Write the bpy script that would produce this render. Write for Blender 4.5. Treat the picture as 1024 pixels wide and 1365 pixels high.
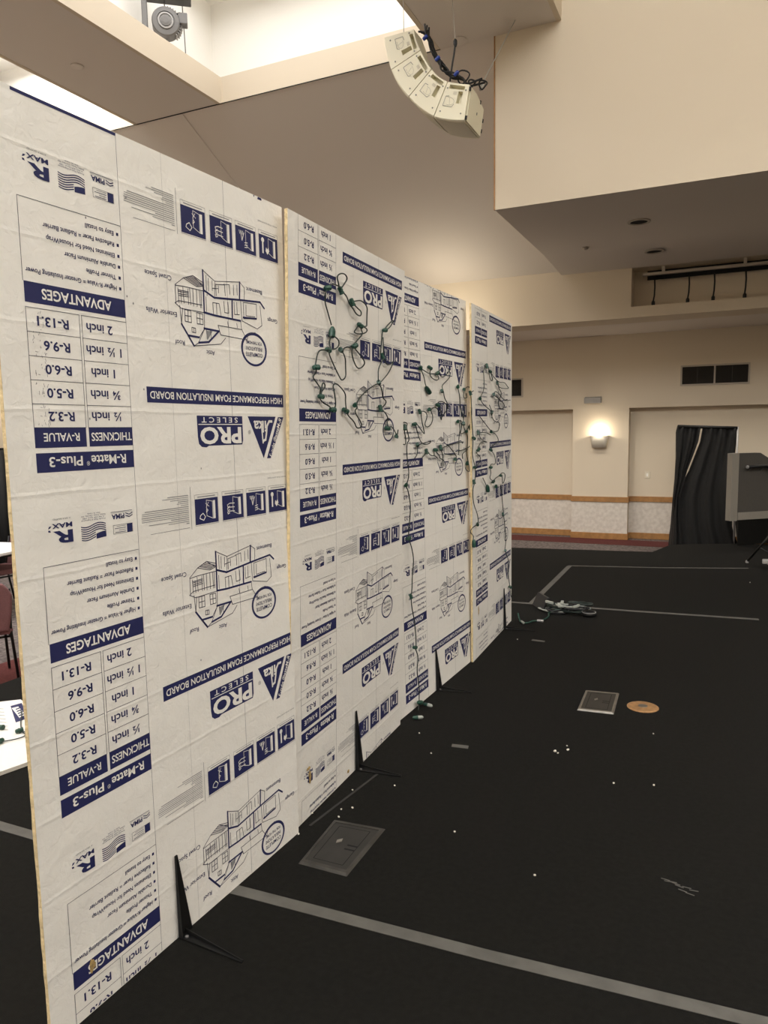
import bpy, bmesh, math, random
from mathutils import Vector, Matrix
random.seed(7)
for o in list(bpy.data.objects): bpy.data.objects.remove(o)
sc = bpy.context.scene
COL = sc.collection
V = Vector

# ------------------------------------------------------------------ camera
cam = bpy.data.objects.new('camera', bpy.data.cameras.new('camera')); COL.objects.link(cam)
cam.data.sensor_fit = 'HORIZONTAL'; cam.data.sensor_width = 36.0
cam.data.lens = 976.19 / 1024 * 36.0
cam.data.clip_start = 0.02; cam.data.clip_end = 100
RIGHT, DOWN, FWD = (.90695, .42093, -.016), (.03273, -.1083, -.99358), (-.41996, .90061, -.112)
cam.matrix_world = Matrix(((RIGHT[0], -DOWN[0], -FWD[0], 0), (RIGHT[1], -DOWN[1], -FWD[1], 0), (RIGHT[2], -DOWN[2], -FWD[2], 1.6256), (0, 0, 0, 1)))
sc.camera = cam
# ------------------------------------------------------------------ world, exposure
wd = bpy.data.worlds.new('world'); sc.world = wd; wd.use_nodes = True
wd.node_tree.nodes['Background'].inputs[0].default_value = (.9, .85, .8, 1)
wd.node_tree.nodes['Background'].inputs[1].default_value = 0.02
vs = sc.view_settings; vs.view_transform = 'Standard'; vs.look = 'None'; vs.gamma = 1; vs.use_curve_mapping = False
vs.exposure = 0.3
sc.cycles.max_bounces = 10; sc.cycles.diffuse_bounces = 6; sc.cycles.sample_clamp_indirect = 8
# ------------------------------------------------------------------ large lights: luminous tops of the ceiling trays, wall glow
def area(name, loc, sx, sy, power, col=(1, .99, .985), rot=(0, 0, 0)):
    l = bpy.data.lights.new(name, 'AREA'); l.shape = 'RECTANGLE'; l.size = sx; l.size_y = sy; l.energy = power; l.color = col
    o = bpy.data.objects.new(name, l); COL.objects.link(o); o.location = loc; o.rotation_euler = rot
    return o
TRAY_W = 520
area('tray_light', (-4.36, 1.4, 7.1), 3.6, 13.2, TRAY_W * .62)
area('tray_light', (-8.55, 1.35, 7.1), 3.2, 13.8, TRAY_W * 1.5)
area('tray_light', (.6, -.5, 8.6), 4.4, 9.0, TRAY_W * .3)
area('tray_light', (5.2, 4.6, 6.9), 3.2, 6.4, TRAY_W * .82)
# unseen fill lights added in the two right-hand trays, behind the camera
area('unseen_fill_light', (.5, -5.6, 7.35), 4.2, 1.1, 360, (1, .985, .955), (math.radians(78), 0, 0))
area('unseen_fill_light', (5.1, -5.6, 6.6), 3.4, .9, 110, (1, .985, .955), (math.radians(82), 0, math.radians(12)))
# unseen spots put behind the beam to brighten the back wall
for wx in (-5.2, -3.7, -2.2, -.7, .8, 2.3, 3.8):
    l = bpy.data.lights.new('unseen_wall_wash', 'SPOT'); l.energy = 62; l.spot_size = math.radians(113); l.spot_blend = .45; l.shadow_soft_size = .09; l.color = (1, .92, .8)
    o = bpy.data.objects.new('unseen_wall_wash', l); COL.objects.link(o); o.location = (wx, 12.2, 3.2)
def point(name, loc, power, r=.08, col=(1, .83, .6)):
    l = bpy.data.lights.new(name, 'POINT'); l.energy = power; l.shadow_soft_size = r; l.color = col
    o = bpy.data.objects.new(name, l); COL.objects.link(o); o.location = loc
    return o
point('cornice_light', (-4.0, 10.55, 3.2), 24, .15, (1, .88, .68))

# ------------------------------------------------------------------ materials
def mat(name, col, rough=.7, metal=0, noise=0, nscale=20, bump=0, bscale=60, col2=None, emit=0, spec=None):
    m = bpy.data.materials.new(name); m.use_nodes = True
    nt = m.node_tree; b = nt.nodes['Principled BSDF']
    b.inputs['Base Color'].default_value = (*col, 1); b.inputs['Roughness'].default_value = rough; b.inputs['Metallic'].default_value = metal
    if spec is not None: b.inputs['Specular IOR Level'].default_value = spec
    tc = nt.nodes.new('ShaderNodeTexCoord')
    if noise or col2:
        n = nt.nodes.new('ShaderNodeTexNoise'); n.inputs['Scale'].default_value = nscale; n.inputs['Detail'].default_value = 5
        nt.links.new(tc.outputs['Object'], n.inputs['Vector'])
        r = nt.nodes.new('ShaderNodeValToRGB')
        c2 = col2 or tuple(c * (1 - noise) for c in col)
        r.color_ramp.elements[0].position = .35; r.color_ramp.elements[1].position = .65
        r.color_ramp.elements[0].color = (*c2, 1); r.color_ramp.elements[1].color = (*col, 1)
        nt.links.new(n.outputs['Fac'], r.inputs['Fac']); nt.links.new(r.outputs['Color'], b.inputs['Base Color'])
    if bump:
        n2 = nt.nodes.new('ShaderNodeTexNoise'); n2.inputs['Scale'].default_value = bscale; n2.inputs['Detail'].default_value = 4
        nt.links.new(tc.outputs['Object'], n2.inputs['Vector'])
        bp = nt.nodes.new('ShaderNodeBump'); bp.inputs['Strength'].default_value = bump; bp.inputs['Distance'].default_value = .01
        nt.links.new(n2.outputs['Fac'], bp.inputs['Height']); nt.links.new(bp.outputs['Normal'], b.inputs['Normal'])
    if emit:
        b.inputs['Emission Color'].default_value = (*col, 1); b.inputs['Emission Strength'].default_value = emit
    return m
M = {}
M['beige'] = mat('beige_paint', (.66, .575, .455), .85, bump=.06, bscale=220)
M['ceil'] = mat('ceiling_paint', (.71, .655, .60), .9, bump=.05, bscale=200)
M['white'] = mat('white_paint', (.9, .88, .83), .85, bump=.04, bscale=200)
M['stage'] = mat('black_stage_carpet', (.0085, .008, .0068), .95, noise=.35, nscale=45, bump=.5, bscale=500, spec=.15)
M['greycarpet'] = mat('grey_patterned_carpet', (.19, .16, .15), .95, nscale=26, bump=.3, bscale=200, col2=(.08, .066, .064), spec=.2)
M['redcarpet'] = mat('red_carpet', (.115, .032, .03), .95, noise=.3, nscale=50, bump=.3, bscale=200, spec=.2)
M['oak'] = mat('oak_trim', (.40, .20, .065), .5, noise=.25, nscale=14)
M['wallpaper'] = mat('leaf_wallpaper', (.68, .63, .57), .8, nscale=17, col2=(.57, .52, .465), bump=.05)
M['black'] = mat('black_metal', (.005, .005, .005), .5, spec=.35)
M['rubber'] = mat('black_cable', (.010, .010, .011), .55)
M['void'] = mat('dark_opening', (.004, .004, .004), .95)
M['cloth'] = mat('black_drape_cloth', (.0065, .0065, .0065), .8, bump=.15, bscale=300)
M['shade_seam'] = mat('painted_shadow_and_seam', (.018, .017, .015), .9)
M['ivory'] = mat('ivory_speaker_paint', (.80, .76, .60), .55, bump=.12, bscale=420)
M['ivory2'] = mat('ivory_grille', (.66, .62, .50), .6, bump=.6, bscale=260)
M['printgrey'] = mat('grey_print', (.22, .22, .2), .7)
M['blue'] = mat('blue_connector', (.02, .05, .30), .4)
M['foam'] = mat('tan_foam', (.80, .63, .36), .9, noise=.25, nscale=60, bump=.5, bscale=120)
M['torn'] = mat('torn_brown_foam', (.50, .34, .13), .9, noise=.5, nscale=60, bump=.8, bscale=90)
M['ink'] = mat('navy_ink', (.017, .020, .088), .65, spec=.3)
M['line'] = mat('thin_ink', (.055, .055, .085), .7, spec=.3)
M['smallprint'] = mat('small_grey_print', (.24, .24, .25), .7)
M['tape'] = mat('grey_gaffer_tape', (.095, .09, .08), .75, noise=.25, nscale=12)
M['green'] = mat('dark_green_plastic', (.012, .055, .038), .4)
M['wire'] = mat('green_black_wire', (.010, .020, .016), .45)
M['steel'] = mat('brushed_steel', (.42, .40, .37), .38, metal=.9, noise=.2, nscale=18)
M['darksteel'] = mat('dark_steel_lid', (.05, .048, .045), .45, metal=.6, noise=.3, nscale=9)
M['brass'] = mat('brass_cover', (.62, .36, .17), .45, metal=.7, noise=.25, nscale=40)
M['crumb'] = mat('white_foam_crumb', (.75, .70, .6), .9)
M['mauve'] = mat('mauve_upholstery', (.255, .12, .125), .9, noise=.15, nscale=120, bump=.2, bscale=300)
M['tablewhite'] = mat('white_table_top', (.8, .79, .77), .5)
M['grey'] = mat('grey_metal', (.15, .145, .14), .45, metal=.3)
M['greylight'] = mat('light_grey_metal', (.34, .33, .32), .4, metal=.2)
M['kneewall'] = mat('grey_carpeted_panel', (.075, .068, .058), .9, noise=.1, nscale=60)
M['kneecap'] = mat('grey_lit_end_and_trim', (.25, .225, .19), .8)
M['sconce'] = mat('white_glass_shade', (.62, .57, .48), .35)
M['bulb'] = mat('lamp_bulb', (1, .86, .62), .4, emit=9)
M['plate'] = mat('ivory_plate', (.70, .64, .52), .5)
M['ledge'] = mat('pipe_beige', (.42, .37, .31), .6)
M['clear'] = mat('clear_plastic', (.30, .315, .285), .3)
M['slat'] = mat('dark_vent_slat', (.075, .066, .055), .6)
M['rimdark'] = mat('worn_dark_rim', (.085, .08, .072), .4, metal=.6, noise=.4, nscale=14)

# facer: white matte foil, wrinkled, with level fold lines (bump only)
fm = mat('white_foil_facer', (.77, .75, .705), .62); M['facer'] = fm
nt = fm.node_tree; bs = nt.nodes['Principled BSDF']
uvn = nt.nodes.new('ShaderNodeTexCoord'); sep = nt.nodes.new('ShaderNodeSeparateXYZ'); nt.links.new(uvn.outputs['UV'], sep.inputs[0])
def mth(op, a, b=None):
    n = nt.nodes.new('ShaderNodeMath'); n.operation = op
    for i, x in enumerate((a, b)):
        if x is None: continue
        if isinstance(x, (int, float)): n.inputs[i].default_value = x
        else: nt.links.new(x, n.inputs[i])
    return n.outputs[0]
n1 = nt.nodes.new('ShaderNodeTexNoise'); n1.inputs['Scale'].default_value = 7; n1.inputs['Detail'].default_value = 3; nt.links.new(uvn.outputs['UV'], n1.inputs['Vector'])
n2 = nt.nodes.new('ShaderNodeTexNoise'); n2.inputs['Scale'].default_value = 38; n2.inputs['Detail'].default_value = 5; n2.inputs['Distortion'].default_value = 1.2; nt.links.new(uvn.outputs['UV'], n2.inputs['Vector'])
wob = mth('ADD', sep.outputs['Y'], mth('MULTIPLY', n1.outputs['Fac'], .012))
fr = mth('FRACT', mth('MULTIPLY', wob, 1 / .2145))
crease = mth('MAXIMUM', mth('SUBTRACT', 1, mth('MULTIPLY', mth('ABSOLUTE', mth('SUBTRACT', fr, .5)), 26)), 0)
hgt = mth('ADD', mth('ADD', mth('MULTIPLY', n2.outputs['Fac'], .24), mth('MULTIPLY', crease, .11)), mth('MULTIPLY', n1.outputs['Fac'], .9))
bp = nt.nodes.new('ShaderNodeBump'); bp.inputs['Strength'].default_value = .55; bp.inputs['Distance'].default_value = .012
nt.links.new(hgt, bp.inputs['Height']); nt.links.new(bp.outputs['Normal'], bs.inputs['Normal'])

# ------------------------------------------------------------------ mesh helpers
class MB:
    def __init__(s): s.v = []; s.f = []; s.m = []
    def add(s, vs, fs, mi=0):
        n = len(s.v); s.v += [V(p) for p in vs]; s.f += [[n + i for i in f] for f in fs]; s.m += [mi] * len(fs); return s
    def frame_box(s, o, a, b, c, mi=0):
        o, a, b, c = V(o), V(a), V(b), V(c)
        vs = [o, o + a, o + a + b, o + b, o + c, o + a + c, o + a + b + c, o + b + c]
        return s.add(vs, [(0, 3, 2, 1), (4, 5, 6, 7), (0, 1, 5, 4), (1, 2, 6, 5), (2, 3, 7, 6), (3, 0, 4, 7)], mi)
    def box(s, x0, x1, y0, y1, z0, z1, mi=0):
        return s.frame_box((x0, y0, z0), (x1 - x0, 0, 0), (0, y1 - y0, 0), (0, 0, z1 - z0), mi)
    def tube(s, pts, r, n=8, mi=0, closed=False):
        pts = [V(p) for p in pts]; ring = []; up = None
        k = len(pts)
        for i, p in enumerate(pts):
            d = (pts[min(i + 1, k - 1)] - pts[max(i - 1, 0)])
            if d.length < 1e-9: d = V((0, 0, 1))
            d.normalize()
            if up is None: up = V((0, 0, 1)) if abs(d.z) < .9 else V((1, 0, 0))
            e = d.cross(up)
            if e.length < 1e-4: e = d.cross(V((.3, 1, .2)))
            e.normalize(); g = e.cross(d).normalized(); up = g
            rr = r[i] if isinstance(r, (list, tuple)) else r
            ring.append([p + (e * math.cos(t) + g * math.sin(t)) * rr for t in [2 * math.pi * j / n for j in range(n)]])
        vs = [q for R in ring for q in R]; fs = []
        for i in range(k - 1):
            for j in range(n): fs.append((i * n + j, i * n + (j + 1) % n, (i + 1) * n + (j + 1) % n, (i + 1) * n + j))
        fs.append(tuple(range(n))[::-1]); fs.append(tuple((k - 1) * n + j for j in range(n)))
        return s.add(vs, fs, mi)
    def prism(s, poly, ext, mi=0):
        poly = [V(p) for p in poly]; e = V(ext); n = len(poly)
        return s.add(poly + [p + e for p in poly], [tuple(range(n))[::-1], tuple(range(n, 2 * n))] + [(i, (i + 1) % n, n + (i + 1) % n, n + i) for i in range(n)], mi)
    def lathe(s, o, prof, axis=(0, 0, 1), n=24, mi=0):
        o = V(o); ax = V(axis).normalized(); e = ax.cross(V((0, 0, 1)) if abs(ax.z) < .9 else V((1, 0, 0))).normalized(); g = ax.cross(e)
        vs = [o + ax * h + (e * math.cos(2 * math.pi * j / n) + g * math.sin(2 * math.pi * j / n)) * r for r, h in prof for j in range(n)]
        k = len(prof)
        fs = [(i * n + j, i * n + (j + 1) % n, (i + 1) * n + (j + 1) % n, (i + 1) * n + j) for i in range(k - 1) for j in range(n)]
        fs += [tuple(range(n))[::-1], tuple((k - 1) * n + j for j in range(n))]
        return s.add(vs, fs, mi)
    def build(s, name, mats, parent=None, smooth=False, bevel=0, kind=None, uvf=None):
        me = bpy.data.meshes.new(name)
        inv = None
        if parent is not None:
            inv = Matrix.Translation(-root_loc(parent))
        me.from_pydata([tuple(inv @ p) if inv else tuple(p) for p in s.v], [], s.f)
        if not isinstance(mats, (list, tuple)): mats = [mats]
        for m in mats: me.materials.append(M[m])
        for p, mi in zip(me.polygons, s.m): p.material_index = mi; p.use_smooth = smooth
        bm = bmesh.new(); bm.from_mesh(me); bmesh.ops.recalc_face_normals(bm, faces=bm.faces[:]) if uvf is None else None; bm.to_mesh(me); bm.free()
        if uvf:
            ul = me.uv_layers.new(name='UVMap')
            for l in me.loops: ul.data[l.index].uv = uvf(s.v[l.vertex_index])
        o = bpy.data.objects.new(name, me); COL.objects.link(o)
        if parent is not None: o.parent = parent
        if bevel:
            b = o.modifiers.new('bevel', 'BEVEL'); b.width = bevel; b.segments = 2; b.limit_method = 'ANGLE'
        if kind: o['kind'] = kind
        return o
def root_loc(o):
    l = V((0, 0, 0))
    while o is not None: l += o.location; o = o.parent
    return l
def thing(name, label, cat, loc=(0, 0, 0), group=None):
    o = bpy.data.objects.new(name, None); COL.objects.link(o); o.location = loc; o.empty_display_size = .05
    return tag(o, label, cat, group)
def tag(o, label, cat, group=None):
    o['label'] = label; o['category'] = cat
    if group: o['group'] = group
    return o
def struct(name, mb, m, **k): return mb.build(name, m, kind='structure', **k)
def quad(mb, a, b, c, d, mi=0): return mb.add([a, b, c, d], [(0, 1, 2, 3)], mi)

# ------------------------------------------------------------------ the hall
XL, XR, YN, YW, ZF = -10.5, 8.0, -6.0, 13.84, -.45
YB, YA, ZA, ZB = 7.84, 11.33, 3.92, 5.65
struct('floor', MB().box(XL - .2, XR + .2, YN - .2, 14.4, ZF - .1, ZF), 'greycarpet')
# raised black stage the boards stand on (chamfered back corner)
SP = [(-4.28, YN), (-4.28, 9.42), (-2.6, 9.66), (-.81, 9.92), (-.63, 10.62), (.2, 11.0), (XR, 11.0), (XR, YN)]
struct('floor_stage', MB().prism([(x, y, ZF + .004) for x, y in SP], (0, 0, -ZF - .004)), 'stage')
# carpet bands set in the hall floor
b = MB().box(-5.95, -4.75, YN, 9.0, ZF, ZF + .003); struct('trim_1', b, 'redcarpet')
b = MB().box(XL, -.72, 13.2, 13.84, ZF, ZF + .003); struct('trim_2', b, 'redcarpet')
struct('wall_left', MB().box(XL - .2, XL, YN - .2, 14.4, ZF, ZB + 2), 'beige')
struct('wall_right', MB().box(XR, XR + .2, YN - .2, 14.4, ZF, ZB + 2), 'beige')
struct('wall_near', MB().box(XL, XR, YN - .2, YN, ZF, ZB + 2), 'beige')
# ceiling soffits at ZB with tray openings (openings: x ranges)
trays = [(-9.9, -7.17), (-5.78, -2.95), (-1.62, 2.6), (3.3, 7.0)]
xs = [XL] + [x for t in trays for x in t] + [XR]
def slab(x0, x1, y0, y1, z, t=.04): return MB().box(x0, x1, y0, y1, z, z + t)
for i in range(0, len(xs), 2):
    struct('ceiling', slab(xs[i], xs[i + 1], YN, YB, ZB), 'ceil')
struct('ceiling', slab(XL, XR, YN, -5.2, ZB - .001, .03), 'ceil')
n = 3
for k, (x0, x1) in enumerate(trays):
    # upstand (fascia) round the opening, then the wider white recess above
    f = MB(); t = .05
    f.box(x0 - t, x0 + .001, -5.2, YB, ZB - .004, ZB + .31); f.box(x1 - .001, x1 + t, -5.2, YB, ZB - .004, ZB + .31)
    f.box(x0 - t, x1 + t, -5.2 - t, -5.2, ZB + .002, ZB + .31)
    if k != 2: f.box(x0 - t, x1 + t, YB, YB + t, ZB - .004, ZB + .31)
    struct('trim_%d' % n, f, 'beige'); n += 1
    m = .65; yy = 8.5 if k != 2 else YB
    r = MB(); X0, X1, Z1 = x0 - m + .05, x1 + m - .05, (8.85 if k == 2 else 7.25)
    r.box(X0 - .03, X0, -5.8, yy, ZB + .06, Z1); r.box(X1, X1 + .03, -5.8, yy, ZB + .06, Z1)
    if k != 2: r.box(X0, X1, yy, yy + .03, ZB + .06, Z1)
    r.box(X0, X1, -5.83, -5.8, ZB + .06, Z1); r.box(X0, X1, -5.8, yy, Z1, Z1 + .03)
    struct('ceiling_tray', r, 'white')
# thin dark strip painting in the shadow line at the soffit edge, bead on the slope
DZ = ZB - ZA; DY = YA - YB
sl = MB(); quad(sl, (XL, YB, ZB), (-2.30, YB, ZB), (-2.30, YA, ZA), (XL, YA, ZA)); quad(sl, (XL, YB, ZB + .1), (XL, YA + .1, ZA + .1), (-2.3, YA + .1, ZA + .1), (-2.3, YB, ZB + .1)); struct('ceiling_slope', sl, 'ceil')
struct('trim_11', MB().box(XL, -2.9, YB - .022, YB - .006, ZB - .006, ZB - .001), 'shade_seam')
sb = MB(); sb.frame_box((-6.40, YB, ZB - .012), (.012, 0, 0), (0, DY, -DZ), (0, .004, .012)); struct('trim_8', sb, 'ceil')
# big bulkhead over the right of the stage
bk = MB()
quad(bk, (-2.30, YB, ZA), (XR, YB, ZA), (XR, YB, 8.85), (-2.30, YB, 8.85))
quad(bk, (-2.30, YB, ZA), (-2.30, YB, ZB), (-2.30, YA, ZA), (-2.30, YB + .01, ZA))
struct('wall_bulkhead', bk, 'beige')
so = MB(); quad(so, (-2.30, YB, ZA), (XR, YB, ZA), (XR, 10.13, ZA), (-2.30, 10.13, ZA)); quad(so, (-2.30, 10.13, ZA), (XR, 10.13, ZA), (XR, YA, ZA - .052), (-2.30, YA, ZA - .052))
struct('ceiling_soffit', so, 'ceil')
# corner bead, warm line on the bulkhead's left edge
struct('trim_9', MB().box(-2.312, -2.298, YB - .004, YB + .012, ZA - .002, ZB), 'oak')
# beam with the cable niche
bm_ = MB()
bm_.box(XL, -1.30, YA, 11.93, 3.172, 4.3); bm_.box(-1.30, XR, YA, 11.93, 3.172, 3.325); bm_.box(-1.30, XR, 11.66, 11.93, 3.325, 4.3); bm_.box(-1.30, XR, YA + .002, 11.66, 3.867, 4.3)
struct('wall_beam', bm_, 'beige')
struct('ceiling_back', MB().box(XL, XR, 11.93, YW + .4, 3.235, 3.3), 'ceil')
# back wall: upper part, pilaster, recessed panels
uw = MB().box(XL, XR, YW, YW + .5, 1.94, 3.235); struct('wall_back_upper', uw, 'beige')
struct('wall_back_pilaster', MB().box(-2.572, -1.582, YW, YW + .3, ZF, 1.94), 'beige')
struct('wall_back', MB().box(XL, XR, YW + .24, YW + .5, ZF, 1.94), 'beige')
wp = MB(); wp.box(XL, -2.575, YW + .234, YW + .24, -.34, .24); wp.box(-1.58, XR, YW + .234, YW + .24, -.34, .24); wp.box(-2.578, -1.576, YW - .006, YW, -.34, .24); struct('wall_back_wainscot', wp, 'wallpaper')
for nm, z0, z1 in (('trim_10', .237, .335), ('baseboard_back', ZF + .003, -.335)):
    r = MB(); r.box(XL, -2.59, YW + .215, YW + .24, z0, z1); r.box(-1.56, XR, YW + .215, YW + .24, z0, z1); r.box(-2.59, -1.56, YW - .022, YW + .22, z0, z1)
    struct(nm, r, 'oak', bevel=.004)
# recessed can lights in the soffit
for x, y, lb in ((-.97, 9.04, 'round recessed can light in dark soffit, nearer of two'), (-.93, 10.55, 'round recessed can light in dark soffit nearer cable track')):
    zz = ZA if y < 10.13 else ZA - .052 * (y - 10.13) / 1.2
    t = thing('recessed_light', lb, 'light', (x, y, zz), 'recessed can lights')
    MB().lathe((x, y, zz), [(.125, -.001), (.125, -.012), (.098, -.014), (.096, .0)], n=32).build('trim_ring', 'ledge', t)
    MB().lathe((x, y, zz - .004), [(.097, 0), (.097, .003)], n=32).build('opening', 'void', t)
tag(MB().lathe((-1.72, 9.98, ZA), [(.045, -.001), (.045, -.012), (.02, -.03)], n=20).build('smoke_sensor', 'ledge'), 'small round sensor on dark soffit near its crease', 'sensor')
tag(MB().lathe((-6.60, 6.36, ZB), [(.07, -.001), (.07, -.012), (.05, -.018)], n=24).build('ceiling_cover', 'ceil'), 'small round cover plate on dark grey ceiling soffit', 'cover')
# cable track in the niche
yt = YA + .1
t = thing('cable_track', 'beige ceiling track with dark gap in the beam niche', 'track', (-1.16, yt, 3.79))
MB().box(-1.16, 6, yt - .03, yt + .03, 3.755, 3.795).build('rail', 'ledge', t, bevel=.006)
MB().box(-1.10, 6, yt + .035, yt + .06, 3.70, 3.83).build('wireway', 'void', t)
for x in (-.88, .165, 1.2): MB().box(x - .02, x + .02, yt - .02, yt + .02, 3.79, 3.8668).build('bracket', 'ledge', t)
for i, (x, dx) in enumerate(((-1.0, -.011), (-.542, -.01), (-.215, -.008), (.178, -.006))):
    c = thing('hanging_cable', ('leftmost', 'second', 'third', 'rightmost')[i] + ' black cable hanging from the ceiling track in the niche', 'cable', (x, yt, 3.71), 'cables hanging from the ceiling track')
    MB().tube([(x, yt + .045, 3.71), (x + .006, yt + .03, 3.6), (x + .002, yt + .03, 3.48), (x + dx, yt + .03, 3.40)], .011, 8).build('cord', 'rubber', c, smooth=True)
    MB().lathe((x + dx, yt + .03, 3.335), [(.012, 0), (.025, .01), (.025, .05), (.012, .075)], n=10).build('connector', 'rubber', c, smooth=True)
# air vents on the upper wall
def vent(x0, x1, z0, z1, lb, split=2):
    t = thing('air_vent', lb, 'vent', ((x0 + x1) / 2, YW, z0))
    f = MB(); w = .028
    f.box(x0, x1, YW - .018, YW, z0, z0 + w); f.box(x0, x1, YW - .018, YW, z1 - w, z1); f.box(x0, x0 + w, YW - .018, YW, z0 + w, z1 - w); f.box(x1 - w, x1, YW - .018, YW, z0 + w, z1 - w)
    xm = (x0 + x1) / 2; f.box(xm - .014, xm + .014, YW - .016, YW, z0 + w, z1 - w); f.build('frame', 'ledge', t)
    MB().box(x0 + w, x1 - w, YW - .004, YW - .001, z0 + w, z1 - w).build('opening', 'void', t)
    s = MB(); k = 26
    for i in range(k):
        z = z0 + w + (z1 - z0 - 2 * w) * (i + .5) / k
        s.add([(x0 + w, YW - .014, z - .003), (x1 - w, YW - .014, z - .003), (x1 - w, YW - .005, z + .003), (x0 + w, YW - .005, z + .003)], [(0, 1, 2, 3)])
    for q in (.25, .75): xx = x0 + (x1 - x0) * q; s.box(xx - .003, xx + .003, YW - .015, YW - .012, z0 + w, z1 - w)
    s.build('louvres', 'slat', t)
vent(-.745, .335, 2.29, 2.64, 'wide dark two-panel air vent high on beige wall')
vent(-4.5, -3.51, 2.19, 2.55, 'dark air vent edge just past the end of the boards')
# emergency light above the pilaster
t = thing('emergency_light', 'small white emergency light box above the pilaster', 'light', (-2.24, YW, 2.04))
MB().prism([(-2.36, YW - .002, 2.04), (-2.36, YW - .09, 2.035), (-2.36, YW - .11, 2.13), (-2.36, YW - .002, 2.16)], (.30, 0, 0)).build('housing', 'greylight', t, bevel=.012)
MB().lathe((-2.21, YW - .06, 2.045), [(.02, 0), (.02, .02)], n=12).build('test_button', 'grey', t)
# wall sconce with its lamp
t = thing('wall_sconce', 'lit white tapered wall sconce on the pilaster', 'lamp', (-2.08, YW, 1.25))
sx, w0, w1, z0, z1 = -2.085, .125, .165, 1.235, 1.45
shell = MB()
pts = []
for k in range(13):
    a = math.pi * k / 12; c_, s_ = math.cos(a), math.sin(a); pts.append((math.copysign(abs(c_) ** .45, c_), s_ ** .45 if s_ > 1e-6 else 0))
for (w, z, d) in ((w0, z0, .10), (w1, z1, .145)):
    shell.v += [V((sx + w * c, YW - .004 - d * s, z)) for c, s in pts]
shell.f += [(i, i + 1, 13 + i + 1, 13 + i) for i in range(12)] + [tuple(range(13))]; shell.m += [0] * 13
so_ = shell.build('shade', 'sconce', t, smooth=True); so_.modifiers.new('s', 'SOLIDIFY').thickness = .006
MB().lathe((sx, YW - .07, 1.33), [(.012, 0), (.03, .03), (.03, .07), (.01, .1)], n=14).build('bulb', 'bulb', t, smooth=True)
MB().box(sx - .08, sx + .08, YW - .012, YW - .0005, 1.27, 1.44).build('back_plate', 'plate', t)
point('sconce_lamp', (sx, YW - .12, 1.51), 5.5, .03, (1, .86, .66))
# switch plate
t = thing('switch_plate', 'ivory light switch plate on wall beside black curtain', 'switch', (-1.27, YW + .24, .73))
MB().box(-1.315, -1.225, YW + .228, YW + .24, .665, .79).build('plate', 'plate', t, bevel=.004)
MB().box(-1.285, -1.255, YW + .22, YW + .228, .70, .755).build('toggle', 'white', t)

# ------------------------------------------------------------------ tape lines on the stage
def tape(name, pts, w, label, group='tape lines on the stage floor'):
    m = MB()
    for i in range(len(pts) - 1):
        a, b_ = V((*pts[i], 0)), V((*pts[i + 1], 0)); d = (b_ - a).normalized(); nn = V((-d.y, d.x, 0)) * w / 2
        m.add([a - nn + V((0, 0, .0005)), b_ - nn + V((0, 0, .0005)), b_ + nn + V((0, 0, .0005)), a + nn + V((0, 0, .0005)), a - nn + V((0, 0, .0018)), b_ - nn + V((0, 0, .0018)), b_ + nn + V((0, 0, .0018)), a + nn + V((0, 0, .0018))], [(0, 3, 2, 1), (4, 5, 6, 7), (0, 1, 5, 4), (1, 2, 6, 5), (2, 3, 7, 6), (3, 0, 4, 7)])
    return tag(m.build(name, 'tape'), label, 'tape', group)
tape('floor_tape', [(-4.2, 1.95), (-2.7, 1.945), (-1.9, 1.96)], .05, 'grey tape line on black stage left behind the first board')
tape('floor_tape', [(-1.56, 1.985), (-.62, 2.03), (.20, 2.088), (1.2, 2.13)], .05, 'long grey tape line crossing the black floor nearest the camera')
tape('floor_tape', [(-2.6, 6.53), (-1.76, 6.585), (-.7, 6.64), (.30, 6.72)], .05, 'grey tape line crossing behind the cable heap')
tape('floor_tape', [(-1.585, 6.62), (-1.612, 8.57)], .055, 'grey tape line running away toward the back wall')
tape('floor_tape', [(-1.63, 8.59), (-.6, 8.83), (.28, 9.12)], .035, 'farthest thin grey tape line on the black stage')
tag(MB().frame_box((-1.225, 3.40, .0005), (.085, .012, 0), (-.008, .035, 0), (0, 0, .0015)).build('tape_scrap', 'tape'), 'small torn grey tape scrap on black floor past second bracket', 'tape', 'tape scraps')
tag(MB().frame_box((-1.30, 5.42, .0005), (.10, -.005, 0), (0, .035, 0), (0, 0, .0015)).build('tape_scrap', 'tape'), 'small grey tape scrap near the far end of the boards', 'tape', 'tape scraps')
mk = MB()
for i in range(9):
    a = random.uniform(-.3, .3); x = -.16 + .012 * i; y = 2.67 - .008 * i + random.uniform(-.02, .02)
    mk.frame_box((x, y, .0005), (.03 * math.cos(a), .03 * math.sin(a), 0), (-.004 * math.sin(a), .004, 0), (0, 0, .0008))
tag(mk.build('scuff_mark', 'tape'), 'pale scuff mark on bare black floor at lower right', 'mark')
# carpet seam beside the second board
tag(MB().frame_box((-1.515, 2.46, .0004), (.012, 0, 0), (.062, .53, 0), (0, 0, .0008)).build('carpet_seam', 'shade_seam'), 'faint straight carpet seam beside the second board', 'seam')

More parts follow.
